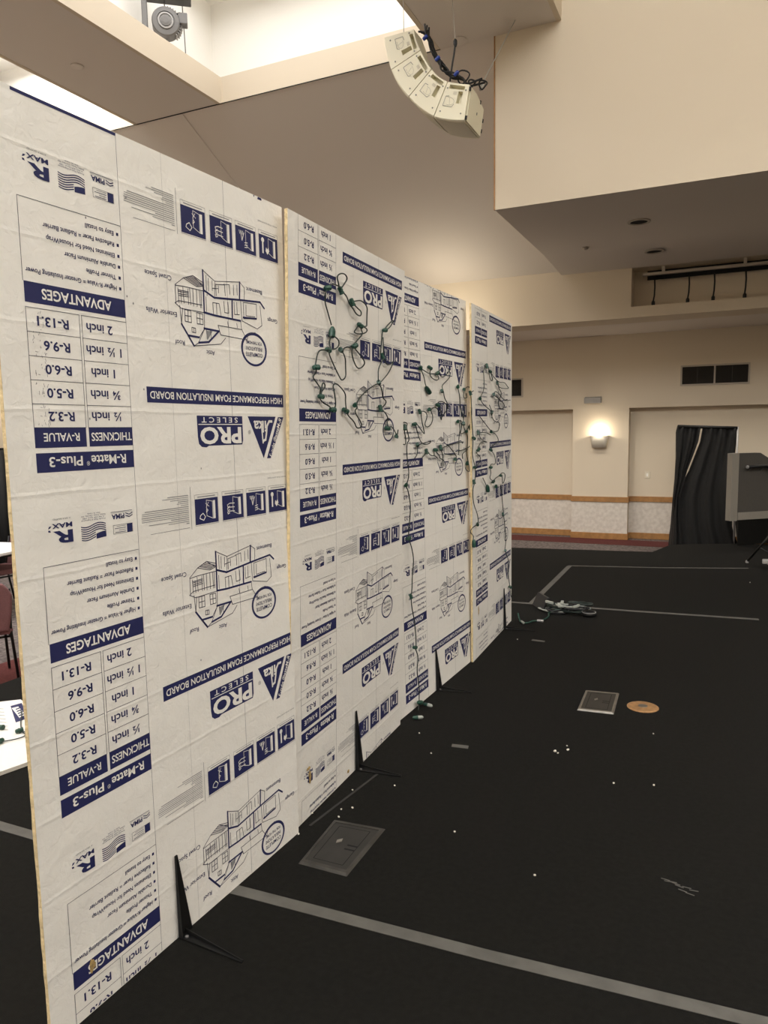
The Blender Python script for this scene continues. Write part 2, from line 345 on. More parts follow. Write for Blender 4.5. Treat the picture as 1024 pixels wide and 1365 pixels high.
# ------------------------------------------------------------------ floor boxes and brass cover
def floor_box(c, lb, steelrim):
    (a, b_, d, e) = [V((*p, 0)) for p in c]     # near-left, far-left, far-right, near-right
    o = (a + b_ + d + e) / 4
    t = thing('floor_box', lb, 'floor box', o)
    def q(s, r, z): return (a * (1 - s) * (1 - r) + e * s * (1 - r) + b_ * (1 - s) * r + d * s * r) + V((0, 0, z))
    f = MB(); n = 0
    ring = [(0, 0), (1, 0), (1, 1), (0, 1)]; k = .075
    out = [q(s, r, .0006) for s, r in ring]; top = [q(.03 + .94 * s, .03 + .94 * r, .008) for s, r in ring]; inn = [q(k + (1 - 2 * k) * s, k + (1 - 2 * k) * r, .008) for s, r in ring]; inl = [q(k + (1 - 2 * k) * s, k + (1 - 2 * k) * r, .003) for s, r in ring]
    f.add(out + top + inn + inl, [(i, (i + 1) % 4, 4 + (i + 1) % 4, 4 + i) for i in range(4)] + [(4 + i, 4 + (i + 1) % 4, 8 + (i + 1) % 4, 8 + i) for i in range(4)] + [(8 + i, 8 + (i + 1) % 4, 12 + (i + 1) % 4, 12 + i) for i in range(4)])
    f.build('rim', steelrim, t)
    l = MB(); l.prism([q(k + .005 + (.99 - 2 * k) * s, k + .005 + (.99 - 2 * k) * r, .0006) for s, r in ring], (0, 0, .0062)); lid = l.build('lid', 'darksteel', t)
    g = MB(); kk = .2
    for (s0, r0), (s1, r1) in zip(ring, ring[1:] + ring[:1]):
        p0 = q(kk + (1 - 2 * kk) * s0, .14 + .72 * r0, .0069); p1 = q(kk + (1 - 2 * kk) * s1, .14 + .72 * r1, .0069); dd = (p1 - p0).normalized(); nn = V((-dd.y, dd.x, 0)) * .0016
        g.add([p0 - nn, p1 - nn, p1 + nn, p0 + nn], [(0, 1, 2, 3)])
    g.build('lid_seam', 'void', lid)
    for s, r in ((.70, .42), (.70, .50)):
        h = MB(); h.add([q(s - .1, r, .007), q(s + .1, r, .007), q(s + .1, r + .028, .007), q(s - .1, r + .028, .007)], [(0, 1, 2, 3)]); h.build('finger_slot', 'void', lid)
    h = MB(); h.frame_box(q(.38, .5, .007), q(.46, .55, 0) - q(.38, .5, 0), q(.36, .56, 0) - q(.38, .5, 0), (0, 0, .003)); h.build('latch', 'steel', lid)
    return t
floor_box([(-1.412, 2.212), (-1.437, 2.540), (-1.210, 2.560), (-1.207, 2.213)], 'large dark steel floor box lid beside the first and second boards', 'rimdark')
floor_box([(-.725, 4.142), (-.735, 4.484), (-.538, 4.508), (-.524, 4.160)], 'smaller steel rimmed floor box lid beside the round brass cover', 'steel')
t = thing('brass_floor_cover', 'round brass floor outlet cover on black carpet', 'floor outlet', (-.385, 4.335, 0))
MB().lathe((-.385, 4.335, .0005), [(.088, 0), (.088, .003), (.078, .007), (.03, .0075)], n=40).build('cover', 'brass', t)
MB().lathe((-.385, 4.335, .008), [(.026, 0), (.026, .003), (.012, .004)], n=20).build('plug', 'steel', t)
# foam crumbs, each by its own
for i, (x, y) in enumerate([(-1.516, 2.383), (-1.449, 2.623), (-1.549, 2.546), (-1.483, 2.794), (-1.41, 2.653), (-1.325, 2.908), (-1.429, 2.565), (-1.44, 3.491), (-.726, 3.544), (-.671, 3.586), (-.685, 3.637), (-.709, 3.532), (-.579, 2.49), (-.943, 2.648), (-.413, 3.319), (-.296, 3.961), (-.243, 3.369), (.275, 8.276), (-1.403, 5.401), (-1.292, 3.286)]):
    r = .0042 if i not in (8, 9) else .0075
    m = MB(); me = bmesh.new(); bmesh.ops.create_icosphere(me, subdivisions=1, radius=r)
    for v_ in me.verts: v_.co *= random.uniform(.7, 1.25)
    zm = min(v_.co.z for v_ in me.verts)
    m.add([(v_.co.x * 1.2 + x, v_.co.y + y, v_.co.z - zm + .0003) for v_ in me.verts], [[v_.index for v_ in f_.verts] for f_ in me.faces]); me.free()
    where = 'beside the large floor box' if (x < -1.3 and y < 3) else ('in the middle of the floor' if i in (8, 9, 10, 11) else 'alone on the open floor')
    tag(m.build('foam_crumb', 'crumb'), 'tiny white foam crumb on black carpet ' + where, 'debris', 'foam crumbs ' + where)

# ------------------------------------------------------------------ insulation board artwork (drawn once, as a tile)
HT="757,714 754,759;706,691 757,714 873,697;873,697 895,711 892,747;719,704 719,747;729,710 728,747;745,714 744,743;761,721 761,755;772,724 772,745;801,718 802,749;823,714 824,741;842,711 842,741;859,708 859,738;745,736 771,733;797,716 823,713;763,722 799,717;715,765 715,806;744,777 745,812;760,776 760,811;773,779 779,810;794,766 796,799 815,798 813,766;842,762 842,798 866,796;874,754 877,813;744,777 772,776 773,779;855,760 855,797;887,756 953,752 952,798 887,805 887,756;972,755 978,816 953,829 877,813 877,806;900,762 898,795;898,795 944,793;763,840 873,840;763,840 774,867 894,869;773,867 767,854;807,824 810,838;851,824 853,837;870,814 873,838 898,871 906,850 942,842;605,804 609,854;609,854 616,810;656,910 772,894 795,874;632,883 656,910 676,899;705,814 703,857;703,857 679,884;705,854 676,898;711,860 713,886;729,858 730,882;591,750 625,727 664,714 706,727;664,714 707,739;625,727 677,742 707,736;633,724 683,739;641,722 689,737;648,719 696,735;656,717 702,732;591,750 591,800;592,752 624,750 648,750 704,750;601,758 603,797;612,763 613,797;621,753 623,796;641,754 641,797;648,751 650,797;676,751 676,798;688,751 690,799;661,751 661,799;695,750 695,799;587,800 612,812 705,811;587,800 602,792 697,791;602,767 643,766;604,773 643,771;603,763 643,762;603,778 644,776;624,813 649,813 649,846 624,845 624,813;637,813 636,846;624,829 649,829;672,815 698,816 698,846 673,846 672,815;685,816 685,846;673,830 698,831;650,859 665,860 665,873 650,872 650,859;658,859 657,873"
HK="706,691 706,747;873,697 869,751;706,747 752,762 869,751 973,743 994,760;706,747 705,810;705,810 749,813 870,814;833,757 831,810;609,854 656,910;633,883 679,884;701,856 766,857;766,857 719,893 676,899;884,802 950,798;706,727 706,747"
WIRES={
 'str1':(1,'349,-314 323,-358 292,-396 298,-435 334,-462 393,-461 418,-452;418,-452 404,-472 393,-499 416,-514 449,-517 469,-503 455,-481 418,-452 461,-440 507,-415 525,-397 549,-380 586,-377 593,-396 580,-410 519,-424 568,-437 624,-445 663,-428 669,-397 672,-360 657,-345 593,-344 550,-324 544,-310 593,-308 644,-319 657,-337 618,-345 605,-330 608,-310 574,-282 540,-256;847,-354 878,-380 938,-411 946,-403 886,-364 847,-354 828,-341 822,-250;333,-273 328,-249 328,-220 312,-219;333,-273 371,-278 398,-261 382,-230 317,-219;540,-256 528,-242 528,-211 540,-178 584,-170 634,-180 645,-200 602,-223 558,-247 540,-256 504,-247 457,-244 423,-229 451,-204 465,-165 457,-129 428,-113 406,-123 367,-172 330,-208 314,-217 262,-216 232,-195 229,-166 218,-148 231,-133 201,-113 221,-95 251,-73 254,-46 271,-26 323,-11 348,0 367,-9 356,-63 361,-93 383,-102 423,-81 451,-62 446,-37 457,0 492,19 541,44 572,71 598,65 591,44 523,2 566,-14 551,-25 578,-52 642,-81 708,-106 791,-125 806,-94 828,-61 887,-49 843,-22 807,-18 865,1 881,24 919,41 896,18 889,47 882,69;828,-322 818,-253 862,-209 922,-213 952,-236 892,-179 819,-140 791,-125;832,-238 783,-189 770,-137 791,-125;254,-46 259,-64 277,-103 292,-85 266,-62 254,-46;882,69 943,59 999,107 1031,77','418,-452 519,-424 593,-344 847,-354 312,-219 423,-228 540,-256 308,-441 218,-148 254,-46 348,0 457,0 551,-25 791,-125 807,-18 882,69 999,107 829,-243','349,-299 347,-285'),
 'drop':(2,'100,672 140,633 170,640 153,658 187,724 171,737 159,802 179,855 176,901 150,942 150,942 164,960 192,1002 181,1054 177,1120 155,1211 192,1249 203,1325 205,1407 185,1478 167,1507 187,1568 199,1632 226,1722 197,1781 198,1779 226,1840 214,1906 232,2004 237,2055 227,2094 208,2127;153,658 163,743 118,745 82,722 92,691 140,640','153,658 150,942 155,1211 167,1507 197,1781','227,2084 260,2095'),
 'str2':(2,'467,467 420,440 414,402 385,356 480,382 548,378 600,372 672,340;499,348 505,390 554,413 615,404 625,377 600,372 687,390 752,369 773,341;783,333 809,373 722,409 657,436 665,466 689,503 743,529 760,556 656,612;913,428 919,489 946,546 983,614;1065,462 1074,491 1011,493 971,473 1014,442 1078,421 1132,426 1164,443 1194,503;598,542 617,522 679,523 741,556;356,579 384,623 389,675 412,701 350,668 305,636 282,645 318,674 330,731 392,752 466,748 475,735;356,579 419,578 442,603 423,649 463,663 523,643 525,603 486,567 571,549 620,609 646,626 665,602 642,548;475,735 321,750 327,776 295,800 286,819;372,816 389,804 431,786 470,811 530,813 589,832;530,813 549,783 590,812 625,834 669,843 649,876;649,876 670,829 662,808 628,772 986,746 976,757;720,758 794,798 880,830 849,847;689,812 792,820 871,819 849,847;988,533 992,643 952,621 901,629 919,679 927,716 913,773 890,824;952,621 960,665 937,708 1042,688 1087,643 1127,643 1097,666;992,643 1021,680 1073,710 1059,778 1035,814 1042,878 1062,905 1061,936 1008,917 999,902;892,802 1037,792 1124,772;970,849 951,819 1036,799','385,356 499,348 600,372 665,466 913,428 1014,442 598,542 356,579 486,567 282,645 321,750 431,786 549,783 628,772 849,847 901,629 992,643 1097,666 1042,688 1042,878','451,455 491,479'),
 'drop2':(3,'27,-105 -26,-92 0,-53 -8,61 -1,-20 -15,17 10,91 36,173 8,217 20,278 60,356 45,442 30,490 15,580 97,644 125,714 12,718 -30,743 53,778 38,803','-26,-92 41,177 60,356 45,442 125,714','38,807 37,842'),
 'str3':(3,'347,-273 271,-252 285,-184 254,-121 180,-65 224,-35 344,-13 470,17 470,58;347,-273 424,-242 408,-197 455,-180 504,-194 456,-240 424,-242 621,-179 815,-191 927,-170 966,-150 672,-143 621,-179;520,-97 570,-123 672,-110 779,-62 985,-71;520,-97 743,-53 852,-29 779,-6 672,-9;621,-179 672,-143 743,-112 637,-51 672,-9;470,21 406,-27;164,38 405,134 453,143 602,149 689,130 671,87 535,78 470,21;453,143 602,162 653,214 484,233 435,264;404,166 311,148 134,145 220,193 372,214 191,200 147,230 132,252 90,270 204,294 160,315 60,356;435,264 550,302 601,372 467,356 434,379 450,421 402,450 499,479 566,463 706,452 742,433 852,449 833,492 760,521 723,457;741,520 778,629 778,730 833,813 872,928 852,1006;232,433 338,486 369,513;843,1005 941,1092 961,1190 1002,1303 1023,1375 1065,1414','347,-273 424,-242 621,-179 520,-97 180,-65 470,21 453,143 134,145 132,252 435,264 434,379 499,479 706,452 583,515 778,730 852,1006 1002,1303','354,495 369,529'),
}

def parse(s): return [[tuple(float(c) / 1000 for c in p.split(',')) for p in l.split()] for l in s.split(';')]
_tc = {}
def glyphs(body, bold):
    k = (body, bold)
    if k not in _tc:
        c = bpy.data.curves.new('t', 'FONT'); c.body = body; c.resolution_u = 3; c.offset = bold; c.fill_mode = 'FRONT'
        o = bpy.data.objects.new('t', c); COL.objects.link(o); bpy.context.view_layer.update()
        dg = bpy.context.evaluated_depsgraph_get(); me = bpy.data.meshes.new_from_object(o.evaluated_get(dg))
        _tc[k] = ([(v_.co.x, v_.co.y) for v_ in me.vertices], [tuple(p.vertices) for p in me.polygons])
        bpy.data.objects.remove(o); bpy.data.curves.remove(c); bpy.data.meshes.remove(me)
    return _tc[k]
TILE = []     # (verts (u,v), faces, material index, layer); 1 navy, 2 white, 3 thin line, 4 small print
def T(body, uR, uL, vb, vt, mi=1, bold=.012, lay=1, path=None):
    vs, fs = glyphs(body, bold)
    x0 = min(x for x, y in vs); x1 = max(x for x, y in vs); sx = (uR - uL) / (x1 - x0); sy = (vt - vb) / .69
    pts = [(uR - (x - x0) * sx, vb + y * sy) for x, y in vs]
    if path: (ox, oy), (dx, dy), h = path; pts = [(ox + dx * (uR - u) - dy * (v - vb) * h, oy + dy * (uR - u) + dx * (v - vb) * h * -1) for u, v in pts]
    TILE.append((pts, fs, mi, lay))
def P(poly, mi=1, lay=0): TILE.append((poly, [tuple(range(len(poly)))], mi, lay))
def Rr(u0, u1, v0, v1, mi=1, lay=0): P([(u0, v0), (u1, v0), (u1, v1), (u0, v1)], mi, lay)
def Ln(pts, w, mi=3, lay=1, closed=False):
    if closed: pts = pts + pts[:1]
    for (a, b_), (c, d) in zip(pts, pts[1:]):
        l = math.hypot(c - a, d - b_)
        if l < 1e-6: continue
        ex, ey = (c - a) / l * w * .35, (d - b_) / l * w * .35; nx, ny = -(d - b_) / l * w / 2, (c - a) / l * w / 2
        TILE.append(([(a - ex + nx, b_ - ey + ny), (c + ex + nx, d + ey + ny), (c + ex - nx, d + ey - ny), (a - ex - nx, b_ - ey - ny)], [(0, 1, 2, 3)], mi, lay))
UA, UB, UM = .121, .4075, .2665
tw = .0012
# advantages block
Rr(UA, UB, 0, .0454); T('ADVANTAGES', .363, .1645, .0115, .034, 2, .02)
Ln([(UA - .002, 0), (UA - .002, -.180), (UB - .002, -.180)], tw)
for i, (s, ul) in enumerate((('Higher R-Value = Greater Insulating Power', .127), ('Thinner Profile', .2925), ('Durable Aluminum Facer', .232), ('Eliminates Need for HouseWrap', .186), ('Reflective Facer = Radiant Barrier', .179), ('Easy to Install', .297))):
    vb = -.0297 - .0265 * i; T(s, .383, ul, vb, vb + .0108, 1, .014); Rr(.3915, .3985, vb + .001, vb + .0085, 1)
# thickness table
for i in range(6): Ln([(UA, .056 + .053 * i), (UM - .0035, .056 + .053 * i)], tw); Ln([(UM + .0035, .056 + .053 * i), (UB, .056 + .053 * i)], tw)
for u in (UA, UM - .0035, UM + .0035): Ln([(u, .056), (u, .321)], tw)
for i, (a, b_, w) in enumerate((('R-13.1', '2 inch', .079), ('R-9.6', '1 ½ inch', .108), ('R-6.0', '1 inch', .072), ('R-5.0', '¾ inch', .091), ('R-3.2', '½ inch', .092))):
    vb = .0735 + .053 * i; T(a, .232, .148 + (.013 if i else 0), vb, vb + .0205, 1, .022)
    T(b_, .3615 + (.025 if i == 1 else .013 if i > 2 else 0), .3615 + (.025 if i == 1 else .013 if i > 2 else 0) - w, vb - .001, vb + .0195, 1, .018)
Rr(UM + .004, UB, .321, .367); T('THICKNESS', .404, .277, .334, .3535, 2, .014)
Rr(UA, UM - .004, .321, .367); T('R-VALUE', .2425, .144, .334, .3525, 2, .014)
Rr(UA, UB, .3787, .4231); T('R-Matte', .381, .2725, .389, .411, 2, .016); T('®', .2675, .2585, .402, .412, 2, .0); T('Plus-3', .247, .154, .389, .411, 2, .016)
# maker's marks (above the advantages list)
T('A SIKA BRAND', .2015, .152, -.2885, -.2845, 4, .0); T('MAX', .2050, .1490, -.2765, -.2655, 1, .025)
T('R', .2055, .1510, -.2575, -.2300, 1, .035)
P([(.148, -.272), (.1415, -.2715), (.1385, -.2655), (.1445, -.2675)], 1); P([(.1385, -.263), (.144, -.2625), (.1455, -.2575), (.139, -.2585)], 1)
for i in range(7):
    v0 = -.2625 + .0053 * i
    top = [(.2295 + .0745 * k / 14, v0 + .0042 * math.sin(k / 14 * 6.0 + .4)) for k in range(15)]
    for k in range(14):
        (a, c), (d, e) = top[k], top[k + 1]
        if i >= 4 and a > .27: continue
        P([(a, c), (d, e), (d, e + .0026), (a, c + .0026)], 1)
P([(.2735, -.2385), (.283, -.241), (.293, -.2425), (.304, -.243), (.304, -.228), (.293, -.2275), (.2735, -.226)], 1)
for i, (a, c) in enumerate(((.232, .303), (.235, .300), (.231, .304), (.25, .288))): T(('Proudly Made & Engineered', 'in the USA Since 1985', 'Dallas, Texas / Fernley, NV', 'Greer, SC / Canada')[i], c, a, -.2755 - .0052 * i, -.2722 - .0052 * i, 1, 0)
T('PIMA', .3645, .3235, -.2795, -.2675, 1, .03)
for k in range(2): Ln([(.391, -.2795 + .006 * k), (.381, -.2755 + .006 * k), (.369, -.2795 + .006 * k)], .0022, 1)
Ln([(.3216, -.2857), (.3906, -.2857)], .0012, 1); T('POLYISOCYANURATE MANUFACTURERS', .3905, .3216, -.2835, -.2815, 4, 0)
Ln([(.327, -.252), (.390, -.252), (.390, -.230), (.327, -.230)], .0009, 3, 1, True); Rr(.3715, .3895, -.2522, -.2296, 1)
for i, a in enumerate((.338, .332, .345, .333)): Ln([(.367, -.2485 + .005 * i), (a, -.2485 + .005 * i)], .0014, 1 if i % 2 else 4)
# small print paragraph
random.seed(3)
for i in range(17):
    v0 = -.3055 + .0053 * i
    a = (.52, .50, .53, .56, .555, .57, .435, .425, .424, .423, .424, .423, .53, .448, .52, .59, .60)[i]
    Ln([(.60, v0), (a, v0)], .0017 if i % 3 else .0022, 4)
Ln([(.61, -.328), (.61, -.207)], .0011, 3); Ln([(.602, -.2125), (.452, -.2125)], .001, 3)
# four pictograms
for i, u0 in enumerate((.6275, .7475, .8635, .980)):
    u1 = u0 + .0985; v0, v1 = -.291, -.2165
    Rr(u0, u1, v0, v1); Ln([(u0 - .001, v0 - .0125), (u1 + .001, v0 - .0125), (u1 + .001, v1 + .003), (u0 - .001, v1 + .003)], .0008, 3, 1, True)
    Ln([(u0 + .012, v0 - .0058), (u1 - .012, v0 - .0058)], .0028, 4)
    Ln([(u1 - .024, v0 + .011), (u1 - .05, v0 + .006), (u1 - .05, v0 + .052), (u1 - .024, v0 + .062)], .0016, 2, 1, True)
    P([(u1 - .022, v0 + .009), (u1 - .012, v0 + .009), (u1 - .012, v0 + .063), (u1 - .022, v0 + .063)], 2, 1)
    c = u0 + .030
    if i == 0:
        Ln([(c - .012, v0 + .057), (c + .004, v0 + .064), (c + .012, v0 + .054), (c + .002, v0 + .043), (c - .009, v0 + .049)], .0024, 2, 1, True)
        Ln([(c + .018, v0 + .03), (c + .024, v0 + .036), (c + .017, v0 + .042)], .002, 2, 1, True)
        for k in range(4): Ln([(c + .022, v0 + .02), (c + .022 + .009 * math.cos(k * 1.57 + .6), v0 + .02 + .009 * math.sin(k * 1.57 + .6))], .0016, 2)
    elif i == 1:
        for k in range(3):
            Ln([(c + .025, v0 + .026 + .012 * k), (c + .004, v0 + .025 + .012 * k), (c - .008, v0 + .029 + .011 * k), (c - .006, v0 + .037 + .01 * k), (c + .002, v0 + .034 + .01 * k)], .0024, 2)
    elif i == 2:
        Ln([(c - .006, v0 + .014), (c, v0 + .04), (c + .01, v0 + .016)], .003, 2)
        for k in range(4): Ln([(c - .013 + .006 * k, v0 + .012), (c - .010 + .005 * k, v0 + .022)], .0022, 2)
        for k in range(3): Ln([(c + .012, v0 + .045 + .007 * k), (c + .026, v0 + .043 + .007 * k)], .0022, 2)
    else:
        Ln([(c - .011, v0 + .02), (c - .011, v0 + .055)], .007, 2); P([(c - .011 + .008 * math.cos(k * .628), v0 + .016 + .008 * math.sin(k * .628)) for k in range(10)], 2, 1)
        P([(c + .012, v0 + .058), (c + .003, v0 + .048), (c + .006, v0 + .036), (c + .012, v0 + .042), (c + .018, v0 + .034), (c + .023, v0 + .046)], 2, 1)
T('www.rmax.com/retail', 1.080, .978, -.3325, -.3265, 4, .0)
# cut-away house drawing
for l in parse(HT): Ln([(u, v - .8188) for u, v in l], .0021, 3)
for l in parse(HK): Ln([(u, v - .8188) for u, v in l], .0058, 1)
P([(.712, .043), (.738, .041), (.716, .068)], 4, 0)
ring = [(math.cos(2 * math.pi * k / 36), math.sin(2 * math.pi * k / 36)) for k in range(37)]
for k in range(36): P([(.9335 + ring[k][0] * .066, .0765 + ring[k][1] * .053), (.9335 + ring[k + 1][0] * .066, .0765 + ring[k + 1][1] * .053), (.9335 + ring[k + 1][0] * .057, .0775 + ring[k + 1][1] * .045), (.9335 + ring[k][0] * .057, .0775 + ring[k][1] * .045)], 1)
T('COMPLETE', .9755, .8905, .087, .099, 1, .012); T('INSULATION!', .9745, .8905, .069, .0805, 1, .01); T('FOR THE HOME', .973, .8935, .0515, .061, 1, .01)
for s, a, c, v0 in (('Crawl Space', .578, .4805, -.0885), ('Exterior Walls', .592, .479, .0065), ('Roof', .618, .58, .081), ('Attic', .743, .707, .0985), ('Garage', 1.0625, 1.0095, -.031), ('Basement', .985, .904, -.1125)): T(s, a, c, v0, v0 + .0128, 1, .008)
# banner and emblems
Rr(.465, 1.0815, .2138, .2555); T('HIGH PERFORMANCE FOAM INSULATION BOARD', 1.0725, .4765, .2255, .2448, 2, .012)
P([(.6525, .2878), (.859, .2878), (.859, .3615), (.854, .375), (.70, .3752), (.688, .380), (.668, .378), (.657, .369), (.6535, .35)], 1)
T('S E L E C T', .8355, .672, .2925, .3075, 2, .014); Rr(.658, .8565, .3118, .3142, 2, 1); T('PRO', .851, .6635, .3232, .3690, 2, .035)
P([(.8863, .2875), (1.035, .2872), (.9618, .4223)], 1); P([(1.0478, .2887), (1.0791, .2885), (1.0, .4235), (.9789, .4232)], 1)
T('ika', .981, .915, .302, .338, 2, .02); Ln([(1.012, .303), (.997, .303), (.985, .318), (.981, .34), (.975, .362), (.962, .366)], .008, 2); Ln([(.9545, .304), (.961, .372)], .006, 2)
T('®', .899, .885, .331, .343, 4, 0)
vs_, fs_ = glyphs('R-Matte® plus-3', .012); x1_ = max(x for x, y in vs_); L_ = math.hypot(.062, .124)
ex, ey = -.062 / L_, .124 / L_
TILE.append(([(1.0605 + ex * x / x1_ * L_ + ey * -1 * (y / .69 * .015 - .0075), .2935 + ey * x / x1_ * L_ + ex * (y / .69 * .015 - .0075)) for x, y in vs_], fs_, 2, 1))
PER = .8188
STRIP = .4074

class Board:
    def __init__(s, O, A, D, N, k): s.O, s.A, s.D, s.N, s.k = V(O), V(A), V(D), V(N), k
    def p(s, u, v, w=0): return s.O + s.A * (u * s.k) + s.D * (v * s.k) + s.N * w
def clip_poly(poly, u0, u1, v0, v1):
    for ax, lim, sg in ((0, u0, 1), (0, u1, -1), (1, v0, 1), (1, v1, -1)):
        out = []
        for i in range(len(poly)):
            a, b_ = poly[i], poly[(i + 1) % len(poly)]; da, db = (a[ax] - lim) * sg, (b_[ax] - lim) * sg
            if da >= 0: out.append(a)
            if da * db < 0: t = da / (da - db); out.append((a[0] + (b_[0] - a[0]) * t, a[1] + (b_[1] - a[1]) * t))
        poly = out
        if len(poly) < 3: return []
    return poly
def make_board(B, u0, u1, v0, vb0, vb1, reps, label, thick=.0135, patches=(), u1t=None, scuffs=False):
    u1t = u1 if u1t is None else u1t
    vf = lambda u: (B.O.z + B.A.z * u * B.k - .002) / (-B.D.z * B.k)
    vb0, vb1 = vf(u0), vf(u1)
    root = thing('insulation_board', label, 'insulation board', tuple(B.p(u0, vb0)), 'printed insulation boards standing in a row')
    vm = max(vb0, vb1)
    # foam core, its long edge slightly ragged
    c = MB(); n = 60; rng = random.Random(len(label))
    ring = []
    for i in range(n + 1):
        f = i / n; v = v0 + (vb0 - v0) * f; vr = v0 + (vb1 - v0) * f
        j = rng.uniform(-.0022, .0022)
        uu = u1t + (u1 - u1t) * f
        ring.append([B.p(u0 + j, v, -.0008), B.p(uu, vr, -.0008), B.p(uu, vr, -thick), B.p(u0 + j * .6, v, -thick)])
    c.v = [p for r in ring for p in r]
    for i in range(n):
        for k in range(4): c.f.append((4 * i + k, 4 * i + (k + 1) % 4, 4 * i + 4 + (k + 1) % 4, 4 * i + 4 + k))
    c.f += [(0, 1, 2, 3), tuple(4 * n + k for k in (3, 2, 1, 0))]; c.m = [0] * len(c.f)
    c.build('foam_core', 'foam', root)
    # facer sheet with the print lying on it
    f = MB()
    gu, gv = 6, 24
    idx = {}
    for j in range(gv + 1):
        for i in range(gu + 1):
            s_, t_ = i / gu, j / gv; u = u0 + (u1t + (u1 - u1t) * t_ - u0) * s_; v = v0 + ((vb0 + (vb1 - vb0) * s_) - v0) * t_
            idx[i, j] = len(f.v); f.v.append(B.p(u, v, 0))
    for j in range(gv):
        for i in range(gu): f.f.append((idx[i, j], idx[i, j + 1], idx[i + 1, j + 1], idx[i + 1, j])); f.m.append(0)
    lim = (u0 + .001, u1 - .001, v0 + .001, min(vb0, vb1) - .001)
    for r in reps:
        for vs, fs, mi, lay in TILE:
            us = [p[0] for p in vs]; ws = [p[1] + r * PER for p in vs]
            if max(ws) < lim[2] or min(ws) > lim[3] or max(us) < lim[0] or min(us) > lim[1]: continue
            inside = min(ws) >= lim[2] and max(ws) <= lim[3] and min(us) >= lim[0] and max(us) <= lim[1]
            w = .0004 + .0004 * lay
            if inside: f.add([B.p(u, v, w) for u, v in zip(us, ws)], fs, mi)
            else:
                for fc in fs:
                    q = clip_poly([(us[i], ws[i]) for i in fc], *lim)
                    if q: f.add([B.p(u, v, w) for u, v in q], [tuple(range(len(q)))], mi)
    for u in (STRIP, STRIP * 2 - .003, .560):
        if u0 < u < u1: w_ = .0011 if u != .560 else .0006; f.add([B.p(u - w_ / 2, v0, .0003), B.p(u + w_ / 2, v0, .0003), B.p(u + w_ / 2, lim[3], .0003), B.p(u - w_ / 2, lim[3], .0003)], [(0, 1, 2, 3)], 3 if u != .560 else 4)
    if scuffs:
        rng = random.Random(5)
        for i in range(70):
            u, v = .150 + rng.choice((-.012, .0, .012)) + rng.uniform(-.004, .004), rng.uniform(.06, .32); a = rng.choice((.2, 1.3, 1.57, 1.9)); l = rng.uniform(.003, .009)
            du, dv = math.cos(a) * l, math.sin(a) * l; nu, nv = -math.sin(a) * .0007, math.cos(a) * .0007
            f.add([B.p(u, v, .0013), B.p(u + du, v + dv, .0013), B.p(u + du + nu, v + dv + nv, .0013), B.p(u + nu, v + nv, .0013)], [(0, 1, 2, 3)], 3)
        for u, v in ((.43, -.255), (.435, .005), (.455, .222), (.275, .30), (.415, -.01), (.66, .44), (.30, -.175), (.72, -.06), (.62, 1.0)):
            f.add([B.p(u + .0022 * math.cos(k * .785), v + .003 * math.sin(k * .785), .0013) for k in range(8)], [tuple(range(8))], 4)
    Oo, Aa, Dd, kk = B.O, B.A, B.D, B.k
    f.build('facer', ['facer', 'ink', 'facer', 'line', 'smallprint'], root, uvf=lambda p: ((p - Oo).dot(Aa), (p - Oo).dot(Dd)))
    for (u, v, w, h, sd) in patches:
        rng = random.Random(sd); pm = MB(); pts = []
        for k in range(14):
            a = 2 * math.pi * k / 14; rr = rng.uniform(.55, 1.1); pts.append(B.p(u + math.cos(a) * w * rr, v + math.sin(a) * h * rr, .0014))
        ctr = B.p(u, v, .006); pm.add(pts + [ctr], [(k, (k + 1) % 14, 14) for k in range(14)])
        o = pm.build('torn_patch', 'torn', root); o['label'] = 'torn patch baring brown foam'
    return root
BD = [Board((-1.5932, 1.1799, 2.0068), (.04603, .99894, -.0026), (.00698, -.00292, -.99997), (.9989, -.046, .0071), 1.12829),
      Board((-1.5039, 2.3351, 1.7133), (-.03231, .99947, -.00498), (-.02238, -.0057, -.99973), (.9992, .0322, -.0226), 1.10819),
      Board((-1.6452, 3.5585, 2.3752), (.03231, .99948, .00075), (.01625, .00022, -.99987), (.9993, -.0323, .0162), 1.12156),
      Board((-1.5449, 4.6846, 1.7542), (-.03938, .99919, .00829), (-.00012, .00829, -.99997), (.9992, .0394, .0002), 1.10819)]
make_board(BD[0], .052, 1.083, -.404, 1.7725, 1.7705, range(-1, 4), 'white blue-printed foam insulation board standing nearest, cut by the left frame edge', patches=((.177, 1.655, .010, .022, 2),), u1t=1.112, scuffs=True)
make_board(BD[1], .052, 1.116, -.656, 1.5315, 1.5275, range(-2, 3), 'printed insulation board second in the row, green lights looped over its upper half', patches=((.183, 1.385, .012, .030, 5), (.172, 1.35, .016, .008, 6), (.517, 1.516, .012, .010, 8)))
make_board(BD[2], .048, 1.10, -.083, 2.1035, 2.1045, range(-1, 4), 'printed insulation board third in the row, house drawing cut off at its top')
make_board(BD[3], .045, 1.113, -.622, 1.5695, 1.5775, range(-2, 3), 'printed insulation board farthest in the row, beside the cable heap', patches=((.175, 1.28, .010, .040, 9),))

